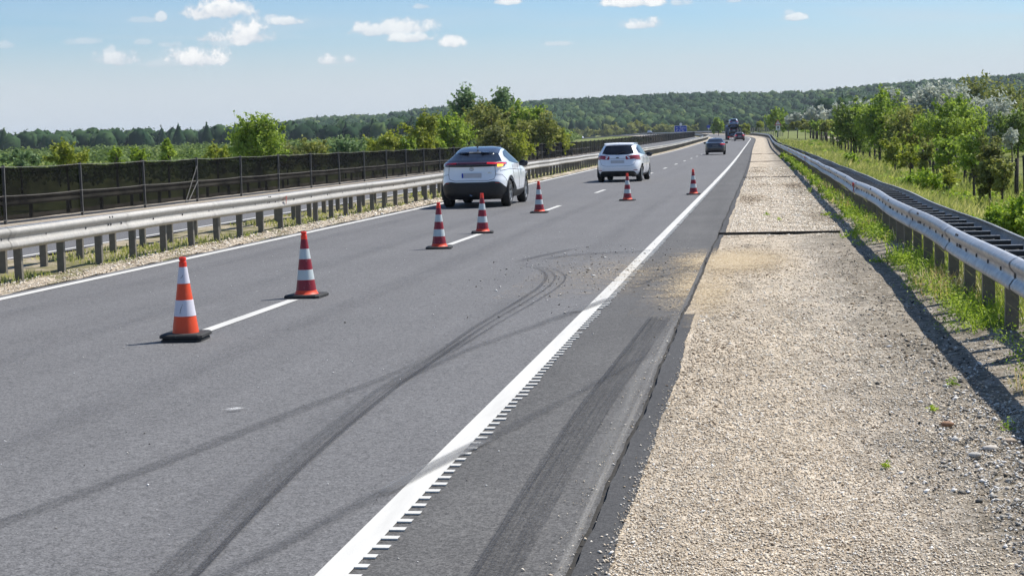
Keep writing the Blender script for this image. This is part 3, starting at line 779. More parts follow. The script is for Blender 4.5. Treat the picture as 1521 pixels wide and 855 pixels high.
# grass of the embankment, weeds along the barrier: ground cover
def blades(P, h, w, rg, lean=.35):
    n = len(P); a = rg.uniform(0, 6.28, n); d = np.stack([np.cos(a), np.sin(a), np.zeros(n)], 1)
    l = rg.normal(size=(n, 3))*np.array([1, 1, 0])*lean; t = P+l*h[:, None]; t[:, 2] += h
    mid = P+l*.35*h[:, None]; mid[:, 2] += h*.55
    v = np.stack([P-d*w[:, None]*.5, P+d*w[:, None]*.5, mid+d*w[:, None]*.35, t, mid-d*w[:, None]*.35], 1).reshape(-1, 3)
    i = np.arange(n)*5
    return v, np.concatenate([np.stack([i, i+1, i+2, i+4], 1), np.stack([i+4, i+2, i+3, i+3], 1)])
def blade_mesh(name, P, h, w, rg, mat, tone, **t):
    n = len(P); v, f = blades(P, h, w, rg)
    faces = [tuple(q) for q in f[:n]] + [tuple(q[:3]) for q in f[n:]]
    o = mesh(name, v, faces, mat, attr=np.repeat(tone, 5)); return tag(o, kind='stuff', **t)
def embankment_grass():
    rg = np.random.default_rng(11)
    n = 68000
    Y = 1+np.exp(rg.uniform(np.log(3.5), np.log(237), n)); o = 2.15+rg.uniform(0, 1, n)**1.3*10.5
    X = o-dev(Y); Z = ground_z(X, Y)-.02
    pt = patchy(X, Y, .5, 2.0)
    h = np.clip(.30+.2*pt+rg.uniform(0, .28, n), .1, .95)*np.clip(.7+Y/120, .7, 1.5)
    w = np.clip(Y*.0011, .012, .2)
    tone = np.clip(.45+.4*patchy(X, Y, .33, 5.0)+rg.normal(size=n)*.18, 0, 1)
    blade_mesh('embankment_grass', np.stack([X, Y, Z], 1), h, w, rg, LEAF['grass'], tone, label='tall yellow green grass on the embankment behind the right barrier', cat='grass')
embankment_grass()
def weeds():
    rg = np.random.default_rng(13)
    P, S, Tn = [], [], []
    spots = []
    for _ in range(760):
        y = 8.5+np.exp(rg.uniform(np.log(2.2), np.log(120), 1))[0]
        o = rg.normal(1.81, .13)+.06*(y > 22)
        if y < 24 and (patchy(np.array([o*.3]), np.array([y]), 1.1, 1.0)[0] < .12 or y < 13.5): continue
        spots.append((o, y, rg.uniform(.05, .13)*(1+.35*(y > 20)), rg.uniform(.05, .15)))
    for a in [(1.76, 11.2), (1.86, 11.7), (1.95, 12.1), (1.82, 12.6), (2.0, 11.3), (2.05, 12.9), (1.72, 10.4), (1.95, 10.6), (1.9, 10.2), (2.0, 9.8), (2.05, 10.9), (1.81, 13.2)]:
        spots += [(a[0], a[1], .13, .2), (a[0]+rg.normal()*.05, a[1]+rg.normal()*.1, .11, .16)]
    for _ in range(420):
        y = 15+np.exp(rg.uniform(np.log(3.0), np.log(115), 1))[0]; o = rg.normal(1.68, .12)
        if patchy(np.array([o*.3]), np.array([y]), .9, 3.0)[0] < .02+.25*(y < 24): continue
        spots.append((o, y, rg.uniform(.04, .11), rg.uniform(.04, .11)))
    spots += [(1.36, 9.25, .05, .07), (1.24, 10.9, .035, .035), (1.3, 26.3, .09, .09), (1.42, 24.8, .08, .08), (1.24, 33.5, .08, .06), (.1, 34, .06, .05), (.32, 32, .05, .05), (1.0, 9.9, .03, .03), (.6, 8.2, .02, .02)]
    for o, y, r, h in spots:
        k = int(26+240*r) if y < 30 else int(18+80*r)
        q = rg.normal(size=(k, 3))*np.array([r*.55, r*.7, 0]); q[:, 2] = np.abs(rg.normal(size=k))*h*.6
        q += np.array([float(rx(o, y)), y, float(zr(y))+.05*(o > 1.6)+.01]); P.append(q)
        S.append(np.full(k, max(.026, y*.0016))*rg.uniform(.7, 1.4, k)); t0 = rg.uniform(.3, .8); Tn.append(np.clip(t0+rg.normal(size=k)*.15, 0, 1))
    P, S, Tn = np.concatenate(P), np.concatenate(S), np.concatenate(Tn)
    v, f = leaves_at(P, S, rg, np.array([[0, 0, 1.0]])*np.ones((len(P), 1)), .45)
    tag(mesh('weeds', v, f, LEAF['weed'], attr=np.repeat(Tn, 4)), 'bright green leafy weeds growing along the foot of the right barrier', 'weeds', kind='stuff')
    # thin stalks and dry grass among them
    n = 5200
    Y = 8.5+np.exp(rg.uniform(np.log(1.6), np.log(60), n)); o = rg.normal(1.9, .17, n); keep = (patchy(o*.4, Y, 1.6, 4.0) > .05) & (o > 1.55); Y, o = Y[keep], o[keep]; n = len(Y)
    Pp = np.stack([rx(o, Y), Y, zr(Y)+.07*sstep(1.3, 2.2, o)], 1)
    blade_mesh('dry_grass', Pp, rg.uniform(.06, .22, n)*np.clip(.6+Y/40, .6, 1.1), np.clip(Y*.0006, .005, .04), rg, LEAF['dry'], rg.uniform(0, 1, n), label='dry straw coloured grass along the foot of the right barrier', cat='grass')
    n = 4200
    Y = 9.5+np.exp(rg.uniform(np.log(1.6), np.log(120), n)); o = rg.normal(2.02, .2, n); keep = (patchy(o*.4, Y, 1.1, 7.0) > .16-.4*(Y > 26)) & (o > 1.62); Y, o = Y[keep], o[keep]; n = len(Y)
    Pp = np.stack([rx(o, Y), Y, zr(Y)+.07*sstep(1.3, 2.2, o)], 1)
    blade_mesh('verge_grass', Pp, rg.uniform(.05, .2, n)*np.clip(.6+Y/40, .6, 1.3), np.clip(Y*.0007, .006, .06), rg, LEAF['weed'], rg.uniform(0, 1, n), label='short green grass between the posts of the right barrier', cat='grass')
    # low growth under the left barriers
    n = 9000
    Y = 14+np.exp(rg.uniform(np.log(4), np.log(150), n)); o = rg.uniform(-11.7, -9.85, n); keep = patchy(o, Y, 1.2, 3.0) > -.05; Y, o = Y[keep], o[keep]; n = len(Y)
    Pp = np.stack([rx(o, Y), Y, zr(Y)-.01], 1)
    blade_mesh('median_grass', Pp, rg.uniform(.03, .10, n), np.clip(Y*.0009, .012, .08), rg, LEAF['grass'], np.clip(rg.normal(.55, .25, n), 0, 1), label='low patchy grass on the median under the left barriers', cat='grass')
weeds()

# loose stones of the verge, nearest ones as real pebbles
def stones(name, n, sx, sy, size, mat, seed, label, cat, toneb=.5, z0=.004, dens=None):
    rg = np.random.default_rng(seed)
    X, Y = sx(rg, n), sy(rg, n)
    if dens is not None:
        k = dens(X, Y, rg); X, Y = X[k], Y[k]; n = len(X)
    if name.startswith('verge'):
        k = np.ones(n, bool)
        for yy, hw in ((27.61, .20), (64.1, .16), (101.4, .16)): k &= np.abs(Y-yy) > hw
        X, Y = X[k], Y[k]; n = len(X)
    S = size(rg, n, Y)
    o = np.array([(1, 0, 0), (-1, 0, 0), (0, 1, 0), (0, -1, 0), (0, 0, 1), (0, 0, -1)], float)
    f = np.array([(0, 2, 4), (2, 1, 4), (1, 3, 4), (3, 0, 4), (2, 0, 5), (1, 2, 5), (3, 1, 5), (0, 3, 5)])
    sc_ = S[:, None]*np.stack([rg.uniform(.7, 1.3, n), rg.uniform(.6, 1.1, n), rg.uniform(.35, .7, n)], 1)
    V = o[None]*sc_[:, None]*rg.uniform(.75, 1.25, (n, 6, 1))
    a = rg.uniform(0, 6.28, n); ca, sa = np.cos(a), np.sin(a)
    tl = rg.normal(size=(n, 1))*.35
    x = V[..., 0]*ca[:, None]-V[..., 1]*sa[:, None]; yv = V[..., 0]*sa[:, None]+V[..., 1]*ca[:, None]; z = V[..., 2]+x*tl
    gz = zr(Y)+z0+((bumpf(X, Y)) if name.startswith('verge') else 0)
    V = np.stack([x+X[:, None], yv+Y[:, None], z+gz[:, None]], -1).reshape(-1, 3)
    Fc = (f[None]+(np.arange(n)*6)[:, None, None]).reshape(-1, 3)
    t = np.clip(rg.normal(toneb, .24, n)+(-.30*np.clip(patchy(X*1.6, Y*.35, 1.6, 9)-.12, 0, 1)*2 if name.startswith('verge') else 0), 0, 1)
    tag(mesh(name, V, Fc, mat, attr=np.repeat(t, 6)), label, cat, kind='stuff')
def stone_mat(name, cols):
    mt, nt, out = new_mat(name); k = NT(nt)
    col = k.colramp(k.attr(), [(i/(len(cols)-1), c) for i, c in enumerate(cols)])
    n = k.ramp(k.noise(k.obj(), 90, 3), .3, .7, .82, 1.12)
    mul = k.n('ShaderNodeVectorMath'); mul.operation = 'SCALE'; k.l(col, mul.inputs[0]); k.l(n, mul.inputs['Scale'])
    k.l(k.bsdf(mul.outputs[0], .85, 0, None, .25), out.inputs[0]); return mt
SM = stone_mat('verge pebbles', [(.16, .115, .075), (.45, .36, .255), (.68, .58, .445), (.79, .71, .58), (.90, .86, .78)])
SM2 = SM
SMG = stone_mat('grey pebbles', [(.035, .033, .03), (.10, .095, .085), (.36, .34, .30), (.72, .70, .66), (.86, .85, .82)])
yexp = lambda a, b: (lambda rg, n: np.exp(rg.uniform(np.log(a), np.log(b), n)))
ydens = lambda a, b: (lambda rg, n: 1/np.sqrt(rg.uniform(1/b**2, 1/a**2, n)))
stones('verge_gravel_stones', 105000, lambda rg, n: rg.uniform(-.60, 1.9, n), ydens(5.0, 30), lambda rg, n, Y: np.clip(rg.lognormal(np.log(.0050), .38, n), .0025, .015)*np.clip(Y/7.5, 1, 1.9), SM, 21,
       'tan and white gravel spread over the roadside verge', 'gravel', .52, .006, lambda X, Y, rg: rg.uniform(0, 1, len(X)) < 1-.85*sstep(.55, 1.35, X+.5*patchy(X, Y, 1.3, 2)))
stones('verge_gravel_stones', 42000, lambda rg, n: rg.uniform(-.60, 1.7, n), ydens(27, 85), lambda rg, n, Y: np.clip(rg.lognormal(np.log(.012), .4, n), .006, .035)*np.clip(Y/30, .9, 2.0), SM, 27,
       'tan and white gravel covering the verge farther along the road', 'gravel', .55, .004, lambda X, Y, rg: rg.uniform(0, 1, len(X)) < 1-.7*sstep(.6, 1.3, X+.5*patchy(X, Y, .8, 2)))
stones('verge_gravel_stones', 900, lambda rg, n: -.60-np.abs(rg.normal(0, .035, n)), ydens(5.0, 24), lambda rg, n, Y: np.clip(rg.lognormal(np.log(.0055), .4, n), .003, .014), SM, 28,
       'gravel strayed onto the edge of the dark bitumen strip', 'gravel', .55, .014)
stones('verge_rubble', 12000, lambda rg, n: rg.normal(1.28, .30, n), ydens(5.0, 30), lambda rg, n, Y: np.clip(rg.lognormal(np.log(.0072), .5, n), .003, .034), SMG, 22,
       'mixed black and white rubble on the outer edge of the verge', 'rubble', .5, .01, lambda X, Y, rg: (patchy(X, Y, 1.5, 6)+.5*(Y < 8)*(X > .95) > -.05) & (X > .5))
stones('road_grit', 1100, lambda rg, n: rg.normal(-1.9, .8, n), lambda rg, n: rg.normal(20.6, 2.3, n), lambda rg, n, Y: np.clip(rg.lognormal(np.log(.0085), .5, n), .004, .03), SMG, 23,
       'dark grit and crumbs scattered over the lane near the skid marks', 'grit', .42, .008, lambda X, Y, rg: (X > -4) & (X < -.8) & (rg.uniform(0, 1, len(X)) < .7))
stones('road_grit', 700, lambda rg, n: rg.uniform(-8.5, -.8, n), yexp(5.5, 30), lambda rg, n, Y: np.clip(rg.lognormal(np.log(.0038), .4, n), .002, .009), SMG, 24,
       'small pale chips lying here and there on the asphalt', 'grit', .6, .004)
stones('road_grit', 420, lambda rg, n: rg.normal(-.82, .06, n), yexp(5.2, 16), lambda rg, n, Y: np.clip(rg.lognormal(np.log(.005), .4, n), .002, .014), SM, 25,
       'gravel crumbs along the crack between shoulder and verge', 'grit', .5, .006)
stones('median_pebbles', 5000, lambda rg, n: rg.uniform(-9.9, -9.14, n), yexp(16, 60), lambda rg, n, Y: np.clip(rg.lognormal(np.log(.016), .4, n), .008, .04)*np.clip(Y/26, .8, 1.6), SM, 26,
       'pale gravel along the inner edge line beside the left barrier', 'gravel', .5, .01)
# the few large stones one can count
for x, y, r, c, lb in [(1.03, 9.35, .032, (.3, .17, .1), 'reddish brown cobble lying on the verge gravel near the shadow of the barrier'), (1.17, 8.62, .035, (.62, .57, .5), 'largest of the pale cobbles by the weed tuft on the verge'),
                       (1.30, 8.85, .028, (.5, .4, .3), 'tan cobble right of the pale ones on the verge'), (1.07, 8.45, .03, (.5, .48, .44), 'grey cobble left of the largest pale one on the verge')]:
    rg = np.random.default_rng(int(x*1000)); bm = bmesh.new(); bmesh.ops.create_icosphere(bm, subdivisions=2, radius=1)
    for v in bm.verts:
        v.co *= 1+rg.normal()*.04; v.co = Vector((v.co.x*r*1.25, v.co.y*r*.9, v.co.z*r*.5))
    me = bpy.data.meshes.new('cobble'); bm.to_mesh(me); bm.free(); me.materials.append(pm('cobble '+lb[:12], c, tuple(q*.75 for q in c), 40, .85, bump=.2))
    me.polygons.foreach_set('use_smooth', np.ones(len(me.polygons), dtype=bool))
    o = link(bpy.data.objects.new('cobble', me)); o.location = (x, y, r*.4+.01); tag(o, lb, 'stone', 'large stones on the verge')
# ------------------------------------------------------------------ steel barriers
def galv(name, c, rough=.42, metal=.75):
    mt, nt, out = new_mat(name); k = NT(nt); v = k.obj()
    a = k.vor(v, 26); s1 = k.n('ShaderNodeSeparateColor'); k.l(a.outputs['Color'], s1.inputs[0])
    f = k.math('ADD', k.math('MULTIPLY', s1.outputs[0], .35), k.math('MULTIPLY', k.noise(k.mapv(v, (3, .6, 3)), 2.0, 5, .65), .65))
    col = k.mix(f, tuple(x*.72 for x in c), tuple(min(1, x*1.18) for x in c))
    sy = k.n('ShaderNodeSeparateXYZ'); k.l(v, sy.inputs[0])
    wn = k.n('ShaderNodeTexWhiteNoise'); wn.noise_dimensions = '1D'; k.l(k.math('FLOOR', k.math('DIVIDE', sy.outputs[1], 4.0)), wn.inputs['W'])
    scn = k.n('ShaderNodeVectorMath'); scn.operation = 'SCALE'; k.l(col, scn.inputs[0]); k.l(k.ramp(wn.outputs['Value'], 0, 1, .84, 1.1, False), scn.inputs['Scale']); col = scn.outputs[0]
    dirt = k.ramp(k.noise(k.mapv(v, (4, 1.2, 9)), 1.4, 6, .7), .55, .75)
    col = k.mix(k.math('MULTIPLY', dirt, .35), col, (.22, .2, .17))
    k.l(k.bsdf(col, k.ramp(k.noise(v, 12, 3), .3, .7, rough-.08, rough+.12), metal, k.bump(k.noise(v, 7, 4), .15, .01), .4), out.inputs[0])
    return mt
M['galv'] = galv('galvanised steel', (.38, .395, .415), .45, .6)
M['galv_warm'] = galv('weathered galvanised steel', (.42, .40, .36), .6, .15)
M['galv_rear'] = galv('shade toned galvanised steel', (.30, .31, .32), .6, .1)  # darker, duller copy: shade of the rear beam's inner face in the colour
M['post'] = galv('barrier post steel', (.195, .18, .15), .6, .2)
M['spacer'] = pm('shaded spacer steel', (.045, .045, .045), (.03, .03, .03), 9, .7)  # near-black colour stands for shade on the plates turned from the sun
M['bolt'] = pm('bolt steel', (.05, .05, .05), (.1, .1, .1), 40, .5, .6)
M['redref'] = pm('red reflector', (.5, .012, .015), (.42, .01, .012), 30, .3, coat=.6)
# cross-section of the beam: (outward distance, height above the lower edge)
PROF = [(.004, .282), (.014, .293), (.036, .285), (.064, .262), (.074, .246), (.074, .226), (.050, .182), (.034, .168), (.034, .124), (.050, .110), (.074, .066), (.074, .046), (.064, .030), (.036, .008), (.014, 0.0), (.004, .011)]
def beam(name, off, side, zlow, y0, y1, mat, parent, wob=None, hs=1.0, step=.5, grow=0.0):
    """W-beam swept along the road; side = +1 bulges to +x, -1 to -x"""
    near = list(np.arange(y0, min(y1, 120)+(1e-6 if y1 < 119 else 0), step)); far = list(np.arange(max(y0, 120), y1+.1, 4.0)) if y1 > 120 else []
    ys = np.array(near+far)
    wx, wz = wob(ys) if wob else (0*ys, 0*ys)
    x0 = rx(np.full(len(ys), off), ys)+wx; z0 = zr(ys)+zlow+wz
    P = np.array(PROF); k = len(P); V = []
    for th in (0, .006):
        V.append(np.stack([x0[:, None]+side*(P[None, :, 0]-th+grow), np.repeat(ys[:, None], k, 1), z0[:, None]+P[None, :, 1]*hs], -1))
    n = len(ys); i = np.arange((n-1)*(k-1)); r, c = i//(k-1), i % (k-1)
    f = np.stack([r*k+c, r*k+c+1, (r+1)*k+c+1, (r+1)*k+c], 1)
    V = np.concatenate([v.reshape(-1, 3) for v in V]); f2 = f[:, ::-1]+n*k
    # close both long edges
    e = np.arange(n-1); e0 = np.stack([e*k, (e+1)*k, (e+1)*k+n*k, e*k+n*k], 1); e1 = np.stack([e*k+k-1, e*k+k-1+n*k, (e+1)*k+k-1+n*k, (e+1)*k+k-1], 1)
    o = mesh(name, V, np.concatenate([f, f2, e0, e1]), mat, parent, smooth=True)
    return o
def bolts(off, side, zlow, y0, y1, step, parent, wob, hs=1.0):
    P = []; y = y0; j = 0
    while y < y1:
        wx, wz = wob(np.array([y])) if wob else (np.zeros(1), np.zeros(1))
        x = float(rx(off, y)+wx[0]); z = float(zr(y)+zlow+wz[0])
        P.append((x+side*.038, y, z+.146*hs))
        if j % 6 == 0:
            for dy in (-.05, .05): P += [(x+side*.066, y+.66*step+dy, z+.262*hs), (x+side*.038, y+.66*step+dy, z+.15*hs)]
        y += step; j += 1
    bm_ = MB(); bm_.lathe([(.015, -.006), (.015, .006), (.006, .010)], 8, axis='x'); pr = None
    for p in P[:100]:
        if pr is None: pr = bm_.build('bolt', M['bolt'], parent); o = pr
        else: o = pr.copy(); COL.objects.link(o); o.parent = parent
        o.location = p
    rest = MB()
    for p in P[100:]: rest.box(p, (.012, .026, .026))
    if rest.v: rest.build('bolt', M['bolt'], parent)['kind'] = 'stuff'
def post_mesh(h=.78):
    """C-section driven post, open to one side"""
    mb = MB(); t = .006; w, d = .105, .06
    mb.box((0, 0, h/2-.12), (w, t, h+.24-.001)); mb.box((-w/2+t/2, d/2, h/2-.12), (t, d-t-.001, h+.24)); mb.box((w/2-t/2, d/2, h/2-.12), (t, d-t-.001, h+.24))
    mb.box((-w/2+.012, d-.003, h/2-.12), (.018, t, h+.238)); mb.box((w/2-.012, d-.003, h/2-.12), (.018, t, h+.238))
    return mb
def post_row(root, positions, hs, maxparts, y_first_far, rz=0.0):
    pr = None; far = MB()
    base = post_mesh(hs)
    for i, (x, y, z) in enumerate(positions):
        if i < maxparts:
            if pr is None: pr = base.build('post', M['post'], root); o = pr
            else:
                o = pr.copy(); COL.objects.link(o); o.parent = root
            o.location = (x, y, z); o.rotation_euler = (random.uniform(-.012, .012), random.uniform(-.012, .012), rz+random.uniform(-.05, .05))
        else: far.box((x, y, z+hs/2-.1), (.105, .06, hs+.2))
    if far.v: far.build('post', M['post'], root)['kind'] = 'stuff'
def triangle_reflector(x, y, z, side, parent, s=.11, mat=None):
    mb = MB(); t = .01
    v = [(0, -s*.55, s*.5), (0, s*.55, s*.5), (0, 0, -s*.55)]
    V = [(x+side*t+p[0], y+p[1], z+p[2]) for p in v]+[(x+p[0], y+p[1], z+p[2]) for p in v]
    V = [(a+side*(.035 if i in (0, 3) else 0), b, c) for i, (a, b, c) in enumerate(V)]
    return mb.add(V, [(0, 1, 2), (5, 4, 3), (0, 3, 4, 1), (1, 4, 5, 2), (2, 5, 3, 0)]).build('reflector', mat or M['redref'], parent)

# right barrier: two beams on spacers, front face towards the road, sagging between supports
def wobR(ys):
    a = np.exp(-np.clip(ys-60, 0, None)/60)
    wz = (.006*np.sin(ys*2*np.pi/8.3+.5)+.008*np.sin(ys*2*np.pi/13.9+2.0)+.002*np.sin(ys*2*np.pi/4.1))*a
    wx = (.012*np.sin(ys*2*np.pi/9.1+1.2)+.003*np.sin(ys*2*np.pi/5.7))*a
    return wx, wz
gr_ = empty('guardrail', (1.95, 13, 0)); tag(gr_, 'silver double steel crash barrier running along the gravel verge on the right', 'guardrail')
def rooted(root):
    """children are modelled in world space: undo the root's own place"""
    for ch in root.children:
        ch.matrix_parent_inverse = Matrix.Translation(root.location).inverted()
beam('front_beam', 1.81, -1, .51, 4, 820, M['galv'], gr_, wobR, .9)
def wobB(ys): a, b = wobR(ys+.9); return a, b*.8
beam('rear_beam', 2.20, 1, .50, 4, 820, M['galv_rear'], gr_, wobB, .9)
for q_ in range(12): beam('splice', 1.81, -1, .51, 8.0+4*q_-.16, 8.0+4*q_+.16, M['galv'], gr_, wobR, .9, .16, .006)
bolts(1.81, -1, .51, 10.5, 60, .6667, gr_, wobR, .9)
sp = None
yy = 8.0-.6667*4; k_ = 0; farsp = MB()
while yy < 300:
    wx, wz = wobR(np.array([yy])); x = float(rx(2.02, yy)+wx[0]); z = float(zr(yy)+.66+wz[0])
    if k_ < 100:
        if sp is None:
            mb = MB(); mb.box((0, 0, .05), (.31, .04, .008)); mb.box((0, -.016, -.05), (.31, .006, .19)); mb.box((0, .016, -.05), (.31, .006, .19))
            sp = mesh('spacer', mb.v, mb.f, None, gr_, mats=[M['spacer'], M['galv_rear']], midx=[1]*6+[0]*12); o = sp  # side plates carry the shade colour, top flange the paler lit tone
        else: o = sp.copy(); COL.objects.link(o); o.parent = gr_
        o.location = (x, yy, z)
    else: farsp.box((x, yy, z), (.31, .04, .11))
    yy += .6667; k_ += 1
farsp.build('spacer', M['spacer'], gr_)['kind'] = 'stuff'
post_row(gr_, [(float(rx(1.985, y)), y, float(zr(y))+.02) for y in 8.05-1.3333*2+1.3333*np.arange(462)], .70, 100, 140)
for y in (31.3, 66.5, 101.5, 137):
    wx, wz = wobR(np.array([y])); triangle_reflector(float(rx(1.81, y)+wx[0])-.07, y, float(zr(y)+.65+wz[0]), -1, gr_, .19)
rooted(gr_)
# left barriers: one for each carriageway, back to back on the median
gl = empty('guardrail', (-9.9, 20, 0)); tag(gl, 'pale steel crash barrier along the left edge of the near carriageway', 'guardrail', 'crash barriers on the median')
beam('beam', -9.86, 1, .445, 8, 900, M['galv_warm'], gl, lambda ys: (.008*np.sin(ys*.7), .008*np.sin(ys*.55)))
for q_ in range(14): beam('splice', -9.86, 1, .445, 16+4*q_-.16, 16+4*q_+.16, M['galv_warm'], gl, lambda ys: (.008*np.sin(ys*.7), .008*np.sin(ys*.55)), 1.0, .16, .006)
bolts(-9.86, 1, .445, 14.3, 70, .6667*2, gl, None)
post_row(gl, [(float(rx(-9.95, y)), y, float(zr(y))-.02) for y in 15.0+1.3333*np.arange(480)], .60, 100, 150)
triangle_reflector(float(rx(-9.86, 33))+.085, 32.2, .60, 1, gl, .17)
rooted(gl)
gl2 = empty('guardrail', (-11, 20, 0)); tag(gl2, 'darker crash barrier on the median behind the pale one, mostly hidden by it', 'guardrail', 'crash barriers on the median')
beam('beam', -10.98, -1, .34, 8, 900, M['galv'], gl2, None)
post_row(gl2, [(float(rx(-10.88, y)), y, float(zr(y))-.03) for y in 15.08+1.3333*np.arange(480)], .50, 100, 150)
rooted(gl2)

# ------------------------------------------------------------------ black mesh screen beyond the opposite carriageway
def net_mat():
    mt, nt, out = new_mat('black screen net'); k = NT(nt); v = k.obj()
    tr = nt.nodes.new('ShaderNodeBsdfTransparent'); tr.inputs[0].default_value = (.95, .95, .9, 1)
    n = k.noise(k.mapv(v, (1, .5, 1.2)), .9, 5, .65)
    f = k.ramp(n, .3, .7, .91, .98)
    d = k.bsdf((.006, .006, .006), .9, 0, None, .02)
    mx = nt.nodes.new('ShaderNodeMixShader'); k.l(f, mx.inputs[0]); k.l(tr.outputs[0], mx.inputs[1]); k.l(d, mx.inputs[2]); k.l(mx.outputs[0], out.inputs[0])
    return mt
M['net'] = net_mat()
M['fpost'] = pm('screen post steel', (.075, .073, .07), (.12, .115, .105), 14, .6, .2)
M['wire'] = pm('wire', (.2, .19, .17), (.1, .09, .08), 60, .6, .4)
def fence_off(y): return -20.45+np.interp(y, [0, 240, 430], [0, 0, 3.35])
FY = 41.2+5.05*np.arange(-4, 78)
def fpt(y, z): return (float(fence_off(y)-min(float(dev(y)), float(dev(290)))*(1 if y < 290 else 1)), y, float(zr(y))-.22+z)
fs = empty('screen_fence', (-20.45, 41, -.2)); tag(fs, 'long fence of black screening net on thin steel posts beyond the opposite carriageway', 'screen fence')
pp = None
for y in FY:
    if pp is None:
        mb = MB(); mb.box((0, 0, .72), (.075, .05, 1.8)); mb.box((0, .03, .72), (.02, .06, 1.78)); pp = mb.build('post', M['fpost'], fs); o = pp
    else: o = pp.copy(); COL.objects.link(o); o.parent = fs
    x, yy, z = fpt(y, 0); o.location = (x, yy, z); o.rotation_euler = (random.uniform(-.02, .02), random.uniform(-.02, .02), 0)
# net: sags a little between the posts, hangs just behind them
ys = np.arange(FY[0], FY[-1]+.01, 5.05/8); rows = []
ph = (ys-FY[0])/5.05 % 1
for t in (0, .25, .5, .75, 1):
    top = 1.56-.05*np.sin(np.pi*ph)+.012*np.sin(ys*3.1); bot = .10+.012*np.sin(ys*1.3)
    z = bot+(top-bot)*t
    pts = np.array([fpt(y, zz) for y, zz in zip(ys, z)]); pts[:, 0] -= .06+.006*np.sin(ys*2.1+t*5); rows.append(pts)
V = np.stack(rows, 1).reshape(-1, 3); a = np.arange(len(ys)-1)
mesh('net', V, np.concatenate([np.stack([a*5+i, (a+1)*5+i, (a+1)*5+i+1, a*5+i+1], 1) for i in range(4)]), M['net'], fs, smooth=True)
for zz, rad in ((.78, .007), (.12, .007), (1.57, .009)):
    MB().tube([np.array(fpt(y, zz-.03*math.sin(math.pi*(((y-FY[0])/5.05) % 1))))+np.array([.03, 0, 0]) for y in np.arange(FY[0], 200, 5.05/4)], rad, 4).build('wire', M['wire'], fs)
bx, by, bz = fpt(FY[7], 0)
MB().tube([(bx+.05, by-1.35, bz+.05), (bx+.05, by-.05, bz+1.3)], .018, 5).build('brace', M['fpost'], fs)
MB().tube([(bx+.08, by-1.15, bz+.05), (bx+.06, by-.05, bz+.75)], .018, 5).build('brace', M['fpost'], fs)
rooted(fs)
# barrier behind the net
gb = empty('guardrail', (-22.0, 30, -.2)); tag(gb, 'steel crash barrier seen dimly through the black screening net', 'guardrail')
beam('beam', -21.9, 1, .18, 20, 260, M['galv_warm'], gb, None)
post_row(gb, [(float(rx(-22.0, y)), y, float(zr(y))-.3) for y in 22+2.6667*np.arange(88)], .62, 100, 0)
rooted(gb)

# ------------------------------------------------------------------ wooden post fence on the right
M['wood'] = pm('weathered post wood', (.035, .028, .022), (.075, .06, .048), 9, .9, bump=.5)
wf = empty('wire_fence', (9.4, 60, -1.2)); tag(wf, 'wildlife fence of dark round wooden posts and wire at the foot of the embankment', 'fence')
wp = None
wy = list(52.4+2.6*np.arange(19))+list(104.0+6.4*np.arange(33)); wyw = []
for i, y in enumerate(wy):
    x = 9.4-float(dev(y))+.08*math.sin(i*2.1); z = float(ground_z(x, y))
    if wp is None:
        wp = MB().tube([(0, 0, -.3), (.01, 0, .9), (0, .01, 1.82)], [.085, .08, .075], 9).build('post', M['wood'], wf, True); o = wp
    else: o = wp.copy(); COL.objects.link(o); o.parent = wf
    o.location = (x, y, z); o.rotation_euler = (random.uniform(-.035, .035), random.uniform(-.035, .035), random.uniform(0, 6)); s = random.uniform(.92, 1.06); o.scale = (1, 1, s)
    wyw.append((x, y, z))
for zz in (.25, .55, .85, 1.15, 1.45, 1.72):
    MB().tube([(x+.08, y, z+zz) for x, y, z in wyw], .004, 4).build('wire', M['wire'], wf)
rooted(wf)
# second fence far beyond the bend: pale posts behind the barrier
pf = empty('post_fence', (0, 400, 1)); tag(pf, 'row of pale fence posts beyond the bend in front of the far wood', 'fence')
pw = None; M['palewood'] = pm('pale post wood', (.36, .33, .28), (.26, .24, .2), 6, .85)
for i in range(26):
    y = 372+i*3.2; x = 6.5-float(dev(y))-i*.25
    if pw is None: pw = MB().tube([(0, 0, -.5), (0, 0, 1.9)], [.1, .09], 7).build('post', M['palewood'], pf); o = pw
    else: o = pw.copy(); COL.objects.link(o); o.parent = pf
    o.location = (x, y, float(ground_z(x, y))+.1)
rooted(pf)

# ------------------------------------------------------------------ signs
M['blue'] = pm('sign blue', (.012, .05, .36), (.014, .06, .40), 5, .45)
M['white'] = pm('sign white', (.78, .78, .76), (.7, .7, .68), 6, .5)
M['signred'] = pm('sign red', (.5, .02, .03), (.42, .02, .025), 6, .5)
M['black'] = pm('black plastic', (.014, .014, .015), (.022, .022, .022), 14, .5)
M['steel'] = pm('sign post steel', (.35, .35, .35), (.28, .28, .28), 8, .5, .5)
def sign_panel(w, h, t=.04): return MB().box((0, 0, 0), (w, t, h))
p = at(1011, 191.5, 480); bs = empty('motorway_sign', (p[0], 480, float(zr(480)))); tag(bs, 'large blue motorway direction sign with white lettering and a small round plate on top', 'road sign')
h0 = p[2]-float(zr(480))
sign_panel(3.7, 1.9).build('panel', M['white'], bs, bevel=.02).location = (0, 0, h0)
pn = sign_panel(3.56, 1.76, .03).build('sign_face', M['blue'], bs); pn.location = (0, -.03, h0)
lt = MB()
for x, z, w, hh in [(-1.15, .35, .5, .1), (-.1, .45, .12, .5), (.55, .35, .7, .1), (1.25, .2, .5, .1), (-1.0, -.15, .6, .1), (.35, -.1, .9, .1), (-.25, -.45, .16, .3), (.7, -.5, .6, .1), (-1.2, -.55, .4, .1)]:
    lt.box((x, -.058, h0+z), (w, .012, hh))
lt.build('lettering', M['white'], bs)
